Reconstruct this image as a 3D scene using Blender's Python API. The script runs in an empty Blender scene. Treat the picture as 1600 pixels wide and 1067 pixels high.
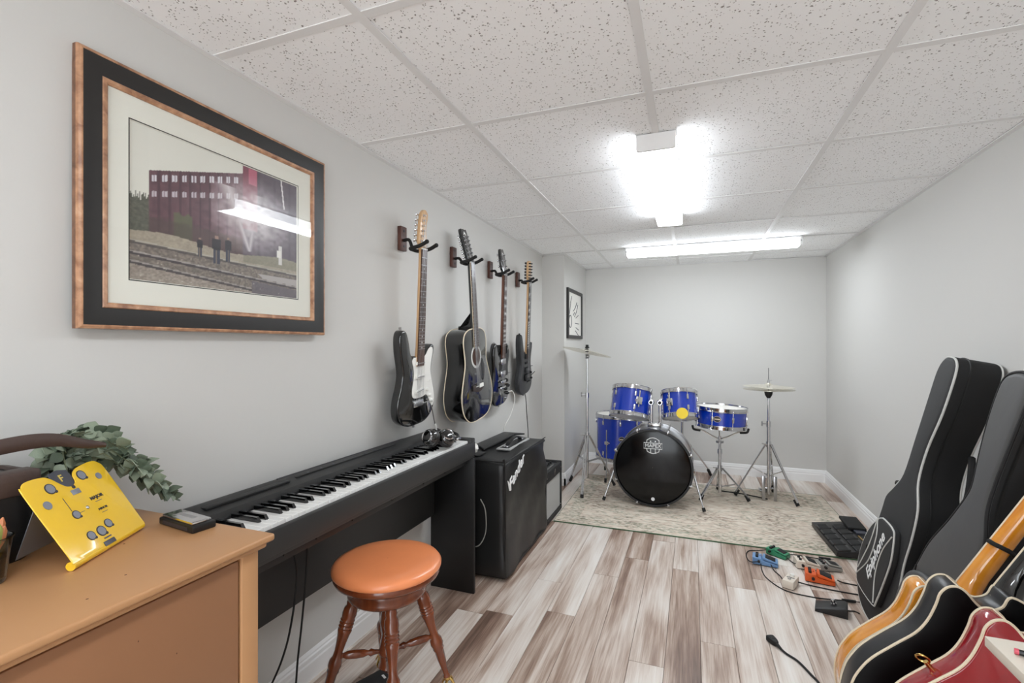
import bpy, bmesh, math, random
from mathutils import Vector, Matrix
random.seed(11)
sc = bpy.context.scene
C = sc.collection
PI = math.pi
R = math.radians
# ---------------------------------------------------------------- camera, world, exposure
cam = bpy.data.cameras.new('camera')
cam.sensor_width = 36.0
cam.lens = 36.0 * 750 / 1600
cam.shift_y = 6.5 / 1600
cam.clip_start = 0.02
camo = bpy.data.objects.new('camera', cam)
C.objects.link(camo)
camo.location = (0, 0, 1.21)
camo.rotation_euler = (R(90), 0, 0.3594)
sc.camera = camo
w = bpy.data.worlds.new('world')
sc.world = w
w.use_nodes = True
w.node_tree.nodes['Background'].inputs[0].default_value = (0.9, 0.955, 1.0, 1)
w.node_tree.nodes['Background'].inputs[1].default_value = 1.75  # even fill light, entering by the opening added behind the camera
sc.view_settings.view_transform = 'Standard'
sc.view_settings.look = 'None'
sc.view_settings.exposure = 1.5
sc.view_settings.gamma = 1.0
sc.cycles.diffuse_bounces = 8
sc.cycles.max_bounces = 14
LAMP = 9.2           # emission of the fluorescent diffusers

# ---------------------------------------------------------------- materials
def lin(c):
    return tuple((x / 255 / 12.92 if x <= 10 else ((x / 255 + .055) / 1.055) ** 2.4) for x in c) + (1.0,)

def _new(name):
    m = bpy.data.materials.new(name)
    m.use_nodes = True
    nt = m.node_tree
    return m, nt, nt.nodes['Principled BSDF']

def mat(name, c, rough=.5, metal=0, coat=0, var=0, vscale=8, bump=0, bscale=200, spec=None, trans=0, emis=0, rvar=0):
    m, nt, p = _new(name)
    p.inputs['Base Color'].default_value = lin(c)
    p.inputs['Roughness'].default_value = rough
    p.inputs['Metallic'].default_value = metal
    if coat:
        p.inputs['Coat Weight'].default_value = coat
        p.inputs['Coat Roughness'].default_value = .04
    if spec is not None:
        p.inputs['Specular IOR Level'].default_value = spec
    if trans:
        p.inputs['Transmission Weight'].default_value = trans
    if emis:
        p.inputs['Emission Color'].default_value = (.895, .95, 1, 1)
        p.inputs['Emission Strength'].default_value = emis
    if var or rvar:
        tc = nt.nodes.new('ShaderNodeTexCoord')
        n = nt.nodes.new('ShaderNodeTexNoise')
        n.inputs['Scale'].default_value = vscale
        n.inputs['Detail'].default_value = 4
        nt.links.new(tc.outputs['Object'], n.inputs['Vector'])
        if var:
            mx = nt.nodes.new('ShaderNodeMix')
            mx.data_type = 'RGBA'
            mx.inputs[6].default_value = tuple(x * (1 - var) for x in lin(c)[:3]) + (1,)
            mx.inputs[7].default_value = tuple(min(1, x * (1 + var)) for x in lin(c)[:3]) + (1,)
            nt.links.new(n.outputs['Fac'], mx.inputs[0])
            nt.links.new(mx.outputs[2], p.inputs['Base Color'])
        if rvar:
            mr = nt.nodes.new('ShaderNodeMapRange')
            mr.inputs[3].default_value = rough - rvar
            mr.inputs[4].default_value = rough + rvar
            nt.links.new(n.outputs['Fac'], mr.inputs[0])
            nt.links.new(mr.outputs[0], p.inputs['Roughness'])
    if bump:
        tc = nt.nodes.new('ShaderNodeTexCoord')
        n = nt.nodes.new('ShaderNodeTexNoise')
        n.inputs['Scale'].default_value = bscale
        n.inputs['Detail'].default_value = 3
        nt.links.new(tc.outputs['Object'], n.inputs['Vector'])
        b = nt.nodes.new('ShaderNodeBump')
        b.inputs['Strength'].default_value = bump
        b.inputs['Distance'].default_value = .002
        nt.links.new(n.outputs['Fac'], b.inputs['Height'])
        nt.links.new(b.outputs[0], p.inputs['Normal'])
    return m

def ramp(nt, stops):
    r = nt.nodes.new('ShaderNodeValToRGB')
    e = r.color_ramp.elements
    while len(e) > 1:
        e.remove(e[-1])
    e[0].position, e[0].color = stops[0][0], lin(stops[0][1])
    for p, c in stops[1:]:
        x = e.new(p)
        x.color = lin(c)
    return r

def wood(name, stops, scale=(3, 30, 30), rough=.35, coat=0, bump=.0, rnd=0):
    m, nt, p = _new(name)
    tc = nt.nodes.new('ShaderNodeTexCoord')
    mp = nt.nodes.new('ShaderNodeMapping')
    mp.inputs['Scale'].default_value = scale
    n = nt.nodes.new('ShaderNodeTexNoise')
    n.inputs['Scale'].default_value = 1
    n.inputs['Detail'].default_value = 6
    n.inputs['Distortion'].default_value = .6
    nt.links.new(tc.outputs['Object'], mp.inputs[0])
    nt.links.new(mp.outputs[0], n.inputs['Vector'])
    r = ramp(nt, stops)
    nt.links.new(n.outputs['Fac'], r.inputs[0])
    nt.links.new(r.outputs[0], p.inputs['Base Color'])
    p.inputs['Roughness'].default_value = rough
    if coat:
        p.inputs['Coat Weight'].default_value = coat
        p.inputs['Coat Roughness'].default_value = .08
    return m

def plank_material():
    m, nt, p = _new('vinyl_plank')
    L = nt.links.new
    tc = nt.nodes.new('ShaderNodeTexCoord')
    oi = nt.nodes.new('ShaderNodeObjectInfo')
    off = nt.nodes.new('ShaderNodeVectorMath'); off.operation = 'SCALE'
    off.inputs[0].default_value = (37, 91, 53)
    L(oi.outputs['Random'], off.inputs['Scale'])
    add = nt.nodes.new('ShaderNodeVectorMath'); add.operation = 'ADD'
    L(tc.outputs['Object'], add.inputs[0]); L(off.outputs[0], add.inputs[1])
    def noise(scale, detail, dist):
        mp = nt.nodes.new('ShaderNodeMapping'); mp.inputs['Scale'].default_value = scale
        L(add.outputs[0], mp.inputs[0])
        n = nt.nodes.new('ShaderNodeTexNoise'); n.inputs['Scale'].default_value = 1
        n.inputs['Detail'].default_value = detail; n.inputs['Distortion'].default_value = dist
        L(mp.outputs[0], n.inputs['Vector'])
        return n.outputs['Fac']
    low = noise((9, 1.3, 1), 2, .4)
    streak = noise((60, 2.2, 1), 5, .8)
    fine = noise((260, 9, 1), 4, .2)
    def ma(op, a, b):
        n = nt.nodes.new('ShaderNodeMath'); n.operation = op
        for i, x in enumerate((a, b)):
            if isinstance(x, (int, float)): n.inputs[i].default_value = x
            else: L(x, n.inputs[i])
        return n.outputs[0]
    # bring the noises to a wide spread about .5
    lowc = ma('ADD', ma('MULTIPLY', ma('SUBTRACT', low, .5), 1.9), .5)
    strc = ma('MULTIPLY', ma('SUBTRACT', streak, .5), .6)
    finc = ma('MULTIPLY', ma('SUBTRACT', fine, .5), .35)
    t = ma('ADD', ma('MULTIPLY', oi.outputs['Random'], .42), ma('MULTIPLY', lowc, .62))
    t = ma('ADD', ma('ADD', t, strc), finc)
    r = ramp(nt, [(0.0, (96, 75, 64)), (.2, (134, 109, 95)), (.38, (170, 148, 133)), (.53, (200, 184, 172)), (.7, (218, 208, 199)), (1, (233, 228, 222))])
    L(t, r.inputs[0])
    L(r.outputs[0], p.inputs['Base Color'])
    p.inputs['Roughness'].default_value = .36
    b = nt.nodes.new('ShaderNodeBump'); b.inputs['Strength'].default_value = .12; b.inputs['Distance'].default_value = .001
    L(streak, b.inputs['Height']); L(b.outputs[0], p.inputs['Normal'])
    return m

def tile_material():
    m, nt, p = _new('acoustic_tile')
    L = nt.links.new
    tc = nt.nodes.new('ShaderNodeTexCoord')
    oi = nt.nodes.new('ShaderNodeObjectInfo')
    off = nt.nodes.new('ShaderNodeVectorMath'); off.operation = 'SCALE'
    off.inputs[0].default_value = (17, 23, 0)
    L(oi.outputs['Random'], off.inputs['Scale'])
    add = nt.nodes.new('ShaderNodeVectorMath'); add.operation = 'ADD'
    L(tc.outputs['Object'], add.inputs[0]); L(off.outputs[0], add.inputs[1])
    def holes(scale, size, keep):
        v = nt.nodes.new('ShaderNodeTexVoronoi'); v.feature = 'F1'; v.inputs['Scale'].default_value = scale
        v.inputs['Randomness'].default_value = 1
        n = nt.nodes.new('ShaderNodeTexNoise'); n.inputs['Scale'].default_value = 90
        ad = nt.nodes.new('ShaderNodeMix'); ad.data_type = 'RGBA'; ad.blend_type = 'ADD'; ad.inputs[0].default_value = .012
        L(add.outputs[0], n.inputs['Vector'])
        L(add.outputs[0], ad.inputs[6]); L(n.outputs['Color'], ad.inputs[7])
        L(ad.outputs[2], v.inputs['Vector'])
        mr = nt.nodes.new('ShaderNodeMapRange'); mr.inputs[1].default_value = size; mr.inputs[2].default_value = size * 1.5
        L(v.outputs['Distance'], mr.inputs[0])
        sp = nt.nodes.new('ShaderNodeSeparateColor'); L(v.outputs['Color'], sp.inputs[0])
        gt = nt.nodes.new('ShaderNodeMath'); gt.operation = 'GREATER_THAN'; gt.inputs[1].default_value = keep
        L(sp.outputs[0], gt.inputs[0])
        mx = nt.nodes.new('ShaderNodeMath'); mx.operation = 'MAXIMUM'
        L(mr.outputs[0], mx.inputs[0]); L(gt.outputs[0], mx.inputs[1])
        return mx.outputs[0]
    a = holes(78, .17, .42); b_ = holes(150, .19, .35)
    mu = nt.nodes.new('ShaderNodeMath'); mu.operation = 'MULTIPLY'; L(a, mu.inputs[0]); L(b_, mu.inputs[1])
    r = ramp(nt, [(0, (150, 146, 144)), (1, (252, 253, 254))])
    L(mu.outputs[0], r.inputs[0]); L(r.outputs[0], p.inputs['Base Color'])
    p.inputs['Roughness'].default_value = .95
    bp = nt.nodes.new('ShaderNodeBump'); bp.inputs['Strength'].default_value = .5; bp.inputs['Distance'].default_value = .002
    L(mu.outputs[0], bp.inputs['Height']); L(bp.outputs[0], p.inputs['Normal'])
    return m

def rug_material(x0, x1, y0, y1):
    m, nt, p = _new('distressed_rug')
    L = nt.links.new
    tc = nt.nodes.new('ShaderNodeTexCoord')
    def noise(scale, detail, dist=0, vec=None):
        n = nt.nodes.new('ShaderNodeTexNoise'); n.inputs['Scale'].default_value = scale
        n.inputs['Detail'].default_value = detail; n.inputs['Distortion'].default_value = dist
        L(vec or tc.outputs['Object'], n.inputs['Vector']); return n.outputs['Fac']
    mp = nt.nodes.new('ShaderNodeMapping'); mp.inputs['Scale'].default_value = (1, 2.6, 1); L(tc.outputs['Object'], mp.inputs[0])
    a = noise(5, 8, 1.2, mp.outputs[0]); b = noise(16, 9, .6, mp.outputs[0]); c = noise(3.2, 6, .5)
    base = ramp(nt, [(.25, (178, 156, 140)), (.42, (205, 190, 174)), (.55, (214, 203, 188)), (.75, (226, 218, 206))]); L(b, base.inputs[0])
    green = ramp(nt, [(.35, (94, 104, 84)), (.65, (146, 150, 130))]); L(b, green.inputs[0])
    brown = ramp(nt, [(.35, (102, 82, 72)), (.65, (166, 144, 130))]); L(b, brown.inputs[0])
    fg = ramp(nt, [(.47, (0, 0, 0)), (.58, (235, 235, 235))]); L(a, fg.inputs[0])
    fb = ramp(nt, [(.48, (0, 0, 0)), (.6, (225, 225, 225))]); L(c, fb.inputs[0])
    d = noise(38, 6, .2, mp.outputs[0])
    fd = ramp(nt, [(.46, (0, 0, 0)), (.62, (255, 255, 255))]); L(d, fd.inputs[0])
    fgm = nt.nodes.new('ShaderNodeMath'); fgm.operation = 'MULTIPLY'; L(fg.outputs[0], fgm.inputs[0]); L(fd.outputs[0], fgm.inputs[1])
    m1 = nt.nodes.new('ShaderNodeMix'); m1.data_type = 'RGBA'
    L(fgm.outputs[0], m1.inputs[0]); L(base.outputs[0], m1.inputs[6]); L(green.outputs[0], m1.inputs[7])
    m2 = nt.nodes.new('ShaderNodeMix'); m2.data_type = 'RGBA'
    fbm = nt.nodes.new('ShaderNodeMath'); fbm.operation = 'MULTIPLY'; L(fb.outputs[0], fbm.inputs[0]); L(fd.outputs[0], fbm.inputs[1])
    L(fbm.outputs[0], m2.inputs[0]); L(m1.outputs[2], m2.inputs[6]); L(brown.outputs[0], m2.inputs[7])
    # woven border band: distance to the rug's edge
    sp = nt.nodes.new('ShaderNodeSeparateXYZ'); L(tc.outputs['Object'], sp.inputs[0])
    def ma(op, x, y=0):
        n = nt.nodes.new('ShaderNodeMath'); n.operation = op
        for i, q in enumerate((x, y)):
            if isinstance(q, (int, float)): n.inputs[i].default_value = q
            else: L(q, n.inputs[i])
        return n.outputs[0]
    dx = ma('SUBTRACT', (x1 - x0) / 2, ma('ABSOLUTE', sp.outputs[0]))
    dy = ma('SUBTRACT', (y1 - y0) / 2, ma('ABSOLUTE', sp.outputs[1]))
    dd = ma('MINIMUM', dx, dy)
    band = ma('MULTIPLY', ma('GREATER_THAN', dd, .05), ma('LESS_THAN', dd, .15))
    bandf = ma('MULTIPLY', ma('MULTIPLY', band, .75), fd.outputs[0])
    m3 = nt.nodes.new('ShaderNodeMix'); m3.data_type = 'RGBA'
    L(bandf, m3.inputs[0]); L(m2.outputs[2], m3.inputs[6]); L(green.outputs[0], m3.inputs[7])
    L(m3.outputs[2], p.inputs['Base Color'])
    p.inputs['Roughness'].default_value = .95
    bp = nt.nodes.new('ShaderNodeBump'); bp.inputs['Strength'].default_value = .4; bp.inputs['Distance'].default_value = .003
    L(b, bp.inputs['Height']); L(bp.outputs[0], p.inputs['Normal'])
    return m

def attr_material(name, rough=.5):
    m, nt, p = _new(name)
    a = nt.nodes.new('ShaderNodeVertexColor'); a.layer_name = 'print'
    nt.links.new(a.outputs[0], p.inputs['Base Color'])
    p.inputs['Roughness'].default_value = rough
    return m

M = {}
M['wall'] = mat('painted_wall', (207, 206, 203), .85, bump=.05, bscale=120)
M['trim'] = mat('white_trim', (238, 238, 238), .4)
M['tile'] = tile_material()
M['tee'] = mat('white_tee', (232, 232, 232), .5)
M['gap'] = mat('ceiling_void', (150, 148, 146), .9)
M['plank'] = plank_material()
M['joint'] = mat('plank_joint', (112, 98, 90), .8)
M['lamp'] = mat('lamp_diffuser', (250, 250, 250), .4, emis=LAMP)
M['lampside'] = mat('lamp_diffuser_side', (250, 250, 250), .4, emis=LAMP * .42)
M['lampcap'] = mat('lamp_end_cap', (236, 236, 236), .4)
M['black'] = mat('black_plastic', (24, 24, 25), .42)
M['lam'] = mat('black_laminate', (20, 20, 21), .4)
M['satin'] = mat('satin_black_laminate', (46, 46, 46), .45, bump=.03)
M['gloss'] = mat('gloss_black_lacquer', (7, 7, 8), .1, coat=1)
M['matte'] = mat('matte_charcoal_lacquer', (42, 43, 45), .38)
M['rubber'] = mat('black_rubber', (20, 20, 20), .7)
M['chrome'] = mat('chrome', (212, 212, 214), .12, metal=1)
M['steel'] = mat('brushed_steel', (178, 178, 180), .28, metal=1)
M['gold'] = mat('gold_plating', (212, 176, 106), .22, metal=1)
M['blue'] = mat('blue_sparkle_wrap', (4, 54, 176), .26, coat=.8, var=.25, vscale=300)
M['head'] = mat('white_drum_head', (226, 224, 218), .5)
M['bhead'] = mat('black_drum_head', (10, 10, 11), .14, spec=.35)
M['white'] = mat('white_plastic', (236, 235, 230), .35)
M['ivory'] = mat('white_key_plastic', (236, 236, 234), .25)
M['cream'] = mat('cream_binding', (230, 216, 190), .35)
M['yellow'] = mat('yellow_gloss_sheet', (240, 196, 44), .16, coat=.6)
M['ystick'] = mat('yellow_sticker', (240, 208, 40), .5)
M['disc'] = mat('grey_printed_disc', (128, 132, 142), .35)
M['ink'] = mat('dark_print', (48, 46, 52), .5)
M['slate'] = mat('slate_grey_print', (66, 68, 78), .4)
M['whiteink'] = mat('white_print', (240, 240, 240), .5)
M['goldink'] = mat('gold_print', (214, 190, 90), .5)
M['paper'] = mat('white_paper', (232, 230, 224), .8)
M['mat_board'] = mat('pale_mat_board', (224, 224, 214), .8)
M['leather'] = mat('dark_brown_leather', (66, 50, 44), .5, var=.25, vscale=20, bump=.2)
M['dleather'] = mat('black_leather', (30, 27, 26), .5, bump=.2)
M['vinyl'] = mat('black_vinyl_cover', (25, 25, 25), .42, bump=.1, bscale=300)
M['nylon'] = mat('charcoal_nylon', (44, 44, 45), .62, bump=.25, bscale=700)
M['nylon2'] = mat('black_nylon', (20, 20, 21), .7, bump=.25, bscale=700)
M['vinylbag'] = mat('grey_black_bag_fabric', (78, 78, 78), .5, bump=.6, bscale=14)
M['pipe'] = mat('pale_grey_piping', (206, 206, 202), .6)
M['grille'] = mat('silver_grille_cloth', (170, 170, 168), .8, var=.25, vscale=400)
M['amp'] = mat('black_tolex', (30, 30, 31), .6, bump=.4, bscale=500)
M['cymbal'] = mat('pale_bronze_cymbal', (234, 229, 214), .24, metal=.85)
M['leaf'] = mat('sage_green_leaf', (136, 148, 128), .55, var=.3, vscale=40)
M['leafd'] = mat('dark_green_leaf', (88, 102, 84), .55, var=.3, vscale=40)
M['stem'] = mat('green_stem', (96, 104, 78), .6)
M['soil'] = mat('potting_soil', (48, 38, 32), .95, var=.4, vscale=60)
M['glass'] = mat('clear_glass', (235, 240, 238), .03, trans=1)
M['pick'] = mat('picture_glass', (255, 255, 255), .02, trans=1)
M['pbl'] = mat('pedal_blue', (108, 146, 190), .4)
M['pgr'] = mat('pedal_green', (44, 130, 92), .4)
M['por'] = mat('pedal_orange', (226, 96, 36), .38)
M['pwh'] = mat('pedal_cream', (224, 214, 200), .42)
M['pgy'] = mat('pedal_grey', (150, 148, 142), .4)
M['red'] = mat('cherry_red_lacquer', (150, 22, 34), .12, coat=1)
M['pink'] = mat('pink_pencil_end', (206, 84, 100), .5)
M['rose'] = wood('rosewood', [(.3, (62, 40, 32)), (.7, (96, 66, 52))], (60, 6, 60), .5)
M['ebony'] = wood('dark_fingerboard', [(.3, (40, 32, 30)), (.7, (66, 54, 50))], (60, 6, 60), .5)
M['maple'] = wood('maple', [(.3, (196, 154, 108)), (.7, (222, 184, 140))], (60, 5, 60), .35, .5)
M['mahog'] = wood('mahogany', [(.3, (96, 56, 40)), (.7, (126, 78, 56))], (60, 5, 60), .35, .4)
M['amber'] = wood('amber_flame_maple', [(.25, (196, 116, 24)), (.5, (222, 142, 38)), (.75, (236, 166, 66))], (8, 8, 30), .12, 1)
M['walnut'] = wood('walnut_block', [(.3, (66, 40, 34)), (.7, (98, 62, 52))], (20, 20, 4), .45)
M['stool'] = wood('red_brown_stool_wood', [(.25, (92, 44, 24)), (.7, (128, 66, 36))], (30, 30, 4), .22, .5)
M['seat'] = mat('polished_orange_brown_seat', (240, 146, 94), .32, coat=.25, var=.12, vscale=6)
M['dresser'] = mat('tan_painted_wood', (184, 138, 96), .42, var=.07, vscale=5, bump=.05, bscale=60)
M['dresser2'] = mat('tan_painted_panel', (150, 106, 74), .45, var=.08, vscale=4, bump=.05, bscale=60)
M['worn'] = mat('worn_dark_chip', (92, 56, 36), .7)
M['copper'] = wood('copper_leaf_moulding', [(.3, (140, 96, 70)), (.6, (190, 144, 110)), (.8, (206, 168, 138))], (40, 40, 40), .35)
M['frameblk'] = mat('black_painted_moulding', (34, 32, 31), .4)
M['table'] = mat('cream_laminate', (228, 220, 206), .4)
M['amberhole'] = mat('dark_sound_hole', (70, 44, 34), .7)
M['print'] = attr_material('photo_print', .35)
M['clothgreen'] = mat('green_rug_edge', (78, 104, 78), .9)
M['succ'] = mat('succulent_green', (150, 160, 84), .5, var=.2, vscale=30)
M['succo'] = mat('succulent_orange_tip', (206, 134, 92), .5)
M['shellgrey'] = mat('silver_grey_shell', (170, 172, 176), .3, metal=.6)  # one even grey, part metallic, for the bass drum shell
M['fside'] = wood('dark_copper_side', [(.3, (92, 62, 46)), (.7, (140, 100, 76))], (40, 40, 40), .4)
M['bsatin'] = mat('satin_black_rim', (40, 40, 42), .3)
M['bback'] = mat('black_back_panel', (9, 9, 10), .45, spec=.2)
M['zipper'] = mat('zip_black', (16, 16, 16), .5)

# ---------------------------------------------------------------- geometry helpers
def V3(*a):
    return Vector(a)

def spline(pts, n=6, closed=False):
    pts = [Vector(p) for p in pts]
    out = []
    N = len(pts)
    rng = N if closed else N - 1
    for i in range(rng):
        p0 = pts[(i - 1) % N] if (closed or i > 0) else pts[0] * 2 - pts[1]
        p1 = pts[i]
        p2 = pts[(i + 1) % N]
        p3 = pts[(i + 2) % N] if (closed or i + 2 < N) else pts[-1] * 2 - pts[-2]
        for k in range(n):
            t = k / n
            out.append(.5 * ((2 * p1) + (p2 - p0) * t + (2 * p0 - 5 * p1 + 4 * p2 - p3) * t * t + (3 * p1 - p0 - 3 * p2 + p3) * t ** 3))
    if not closed:
        out.append(pts[-1])
    return out

def frame_mat(o, u, v, n):
    m = Matrix.Identity(4)
    for i, c in enumerate((u, v, n, o)):
        for j in range(3):
            m[j][i] = c[j]
    return m

def inset(pts, d):
    N = len(pts)
    out = []
    area = sum(pts[i][0] * pts[(i + 1) % N][1] - pts[(i + 1) % N][0] * pts[i][1] for i in range(N))
    sg = 1 if area > 0 else -1
    for i in range(N):
        a = Vector((pts[i - 1][0], pts[i - 1][1])); b = Vector((pts[i][0], pts[i][1])); c = Vector((pts[(i + 1) % N][0], pts[(i + 1) % N][1]))
        e1 = (b - a).normalized() if (b - a).length > 1e-9 else Vector((0, 0)); e2 = (c - b).normalized() if (c - b).length > 1e-9 else Vector((0, 0))
        n1 = Vector((-e1.y, e1.x)) * sg; n2 = Vector((-e2.y, e2.x)) * sg
        n = n1 + n2
        if n.length < 1e-6:
            n = n1
        n.normalize()
        k = max(.5, n.dot(n1))
        q = b + n * (d / k)
        out.append((q.x, q.y))
    return out

class B:
    def __init__(s, T=None):
        s.v = []; s.f = []; s.T = T

    def add(s, vs, fs, T=None):
        o = len(s.v)
        for p in vs:
            p = Vector(p)
            if T is not None: p = T @ p
            if s.T is not None: p = s.T @ p
            s.v.append(p)
        s.f += [tuple(i + o for i in f) for f in fs]
        return s

    def box(s, x0, x1, y0, y1, z0, z1, r=0, T=None, seg=2):
        if r <= 0:
            vs = [(x, y, z) for z in (z0, z1) for y in (y0, y1) for x in (x0, x1)]
            return s.add(vs, [(0, 2, 3, 1), (4, 5, 7, 6), (0, 1, 5, 4), (2, 6, 7, 3), (0, 4, 6, 2), (1, 3, 7, 5)], T)
        bm = bmesh.new()
        bmesh.ops.create_cube(bm, size=1)
        for v in bm.verts:
            v.co = Vector(((x0 + x1) / 2 + v.co.x * (x1 - x0), (y0 + y1) / 2 + v.co.y * (y1 - y0), (z0 + z1) / 2 + v.co.z * (z1 - z0)))
        bmesh.ops.bevel(bm, geom=list(bm.edges), offset=r, segments=seg, profile=.5, affect='EDGES')
        bm.verts.index_update()
        s.add([v.co.copy() for v in bm.verts], [tuple(v.index for v in f.verts) for f in bm.faces], T)
        bm.free()
        return s

    def cyl(s, p0, p1, r0, r1=None, n=16, T=None, cap=True):
        p0 = Vector(p0); p1 = Vector(p1)
        r1 = r0 if r1 is None else r1
        a = (p1 - p0).normalized()
        u = a.orthogonal().normalized(); w_ = a.cross(u)
        vs = []
        for p, r in ((p0, r0), (p1, r1)):
            for k in range(n):
                t = 2 * PI * k / n
                vs.append(p + u * (r * math.cos(t)) + w_ * (r * math.sin(t)))
        fs = [(k, (k + 1) % n, n + (k + 1) % n, n + k) for k in range(n)]
        if cap:
            fs += [tuple(range(n - 1, -1, -1)), tuple(range(n, 2 * n))]
        return s.add(vs, fs, T)

    def lathe(s, prof, n=32, T=None, cap=False):
        vs = []; fs = []
        for r, z in prof:
            for k in range(n):
                t = 2 * PI * k / n
                vs.append((r * math.cos(t), r * math.sin(t), z))
        m = len(prof)
        for i in range(m - 1):
            for k in range(n):
                fs.append((i * n + k, i * n + (k + 1) % n, (i + 1) * n + (k + 1) % n, (i + 1) * n + k))
        if cap and prof[0][0] > 1e-6: fs.append(tuple(range(n - 1, -1, -1)))
        if cap and prof[-1][0] > 1e-6: fs.append(tuple((m - 1) * n + k for k in range(n)))
        return s.add(vs, fs, T)

    def lathe_line(s, prof, p0, p1, n=14):
        """turned profile (r, t) with t in 0..1 along the segment p0-p1"""
        p0 = Vector(p0); p1 = Vector(p1)
        a = (p1 - p0); L = a.length; a.normalize()
        u = a.orthogonal().normalized(); w_ = a.cross(u)
        return s.lathe([(r, t * L) for r, t in prof], n, frame_mat(p0, u, w_, a))

    def tube(s, pts, r, n=8, closed=False, sub=0, T=None):
        pts = [Vector(p) for p in pts]
        if sub: pts = spline(pts, sub, closed)
        N = len(pts)
        vs = []; fs = []
        u = None
        for i in range(N):
            a = pts[(i + 1) % N] if (closed or i + 1 < N) else pts[i]
            b = pts[i - 1] if (closed or i > 0) else pts[i]
            t = (a - b)
            t = t.normalized() if t.length > 1e-9 else Vector((0, 0, 1))
            if u is None: u = t.orthogonal().normalized()
            else:
                u = u - t * u.dot(t)
                u = u.normalized() if u.length > 1e-6 else t.orthogonal().normalized()
            w_ = t.cross(u)
            rr = r[i] if isinstance(r, (list, tuple)) else r
            for k in range(n):
                q = 2 * PI * k / n
                vs.append(pts[i] + u * (rr * math.cos(q)) + w_ * (rr * math.sin(q)))
        for i in range(N if closed else N - 1):
            j = (i + 1) % N
            for k in range(n):
                fs.append((i * n + k, i * n + (k + 1) % n, j * n + (k + 1) % n, j * n + k))
        if not closed:
            fs += [tuple(range(n - 1, -1, -1)), tuple((N - 1) * n + k for k in range(n))]
        return s.add(vs, fs, T)

    def ball(s, c, r, n=16, m=10, sc=(1, 1, 1), T=None):
        prof = [(max(1e-5, math.sin(PI * i / m)), -math.cos(PI * i / m)) for i in range(m + 1)]
        vs = []; fs = []
        for i, (rr, z) in enumerate(prof):
            for k in range(n):
                t = 2 * PI * k / n
                vs.append((c[0] + r * sc[0] * rr * math.cos(t), c[1] + r * sc[1] * rr * math.sin(t), c[2] + r * sc[2] * z))
        for i in range(m):
            for k in range(n):
                fs.append((i * n + k, i * n + (k + 1) % n, (i + 1) * n + (k + 1) % n, (i + 1) * n + k))
        return s.add(vs, fs, T)

    def slab(s, pts, z0, z1, r=0, seg=3, T=None, rb=None):
        """prism of a 2D outline (x, y) between z0 and z1 with rounded rims"""
        rb = r if rb is None else rb
        area = sum(pts[i][0] * pts[(i + 1) % len(pts)][1] - pts[(i + 1) % len(pts)][0] * pts[i][1] for i in range(len(pts)))
        if area < 0: pts = list(reversed(pts))
        rings = []
        if rb > 0:
            for k in range(seg + 1):
                a = PI / 2 * k / seg
                rings.append((inset(pts, rb * (1 - math.sin(a))), z0 + rb * (1 - math.cos(a))))
        else: rings.append((pts, z0))
        if r > 0:
            for k in range(seg + 1):
                a = PI / 2 * k / seg
                rings.append((inset(pts, r * (1 - math.cos(a))), z1 - r * (1 - math.sin(a))))
        else: rings.append((pts, z1))
        n = len(pts)
        vs = []; fs = []
        for p, z in rings: vs += [(q[0], q[1], z) for q in p]
        for i in range(len(rings) - 1):
            for k in range(n):
                fs.append((i * n + k, i * n + (k + 1) % n, (i + 1) * n + (k + 1) % n, (i + 1) * n + k))
        fs.append(tuple(range(n - 1, -1, -1)))
        fs.append(tuple((len(rings) - 1) * n + k for k in range(n)))
        return s.add(vs, fs, T)

    def mesh(s, name, m, smooth=38):
        me = bpy.data.meshes.new(name)
        me.from_pydata([tuple(p) for p in s.v], [], s.f)
        me.materials.append(m)
        me.update()
        if smooth:
            me.shade_smooth()
            me.set_sharp_from_angle(angle=R(smooth))
        return me

MW = {}
def link(name, data, parent=None):
    o = bpy.data.objects.new(name, data)
    C.objects.link(o)
    if parent is not None: o.parent = parent
    return o

def tag(o, label=None, cat=None, group=None, kind=None):
    if label: o['label'] = label
    if cat: o['category'] = cat
    if group: o['group'] = group
    if kind: o['kind'] = kind
    return o

def thing(name, label, cat, T=(0, 0, 0), group=None):
    o = bpy.data.objects.new(name, None)
    o.empty_display_size = .05
    C.objects.link(o)
    if not isinstance(T, Matrix): T = Matrix.Translation(Vector(T))
    o.matrix_world = T
    MW[o] = T
    return tag(o, label, cat, group)

def part(name, b, m, parent=None, smooth=38, world=False, label=None):
    """world=True: b was given in world coordinates; else in the thing's own frame"""
    if world and parent is not None:
        p = parent
        while p is not None and p not in MW: p = p.parent
        if p is not None:
            inv = MW[p].inverted()
            b.v = [inv @ q for q in b.v]
    o = link(name, b.mesh(name, M[m] if isinstance(m, str) else m, smooth), parent)
    if label: o['label'] = label
    return o

def solo(name, b, m, label, cat, group=None, smooth=38):
    """a one-mesh thing; its origin is put at its base"""
    lo = Vector((min(p.x for p in b.v), min(p.y for p in b.v), min(p.z for p in b.v)))
    hi = Vector((max(p.x for p in b.v), max(p.y for p in b.v), max(p.z for p in b.v)))
    o_ = Vector(((lo.x + hi.x) / 2, (lo.y + hi.y) / 2, lo.z))
    b.v = [p - o_ for p in b.v]
    o = link(name, b.mesh(name, M[m] if isinstance(m, str) else m, smooth))
    o.location = o_
    return tag(o, label, cat, group)

def struct(name, b, m, parent=None, smooth=0):
    o = link(name, b.mesh(name, M[m] if isinstance(m, str) else m, smooth), parent)
    if parent is None: o['kind'] = 'structure'
    return o

def again(o, parent=None, T=None):
    c = o.copy()
    C.objects.link(c)
    c.parent = parent if parent is not None else o.parent
    if T is not None: c.matrix_basis = T
    return c

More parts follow.
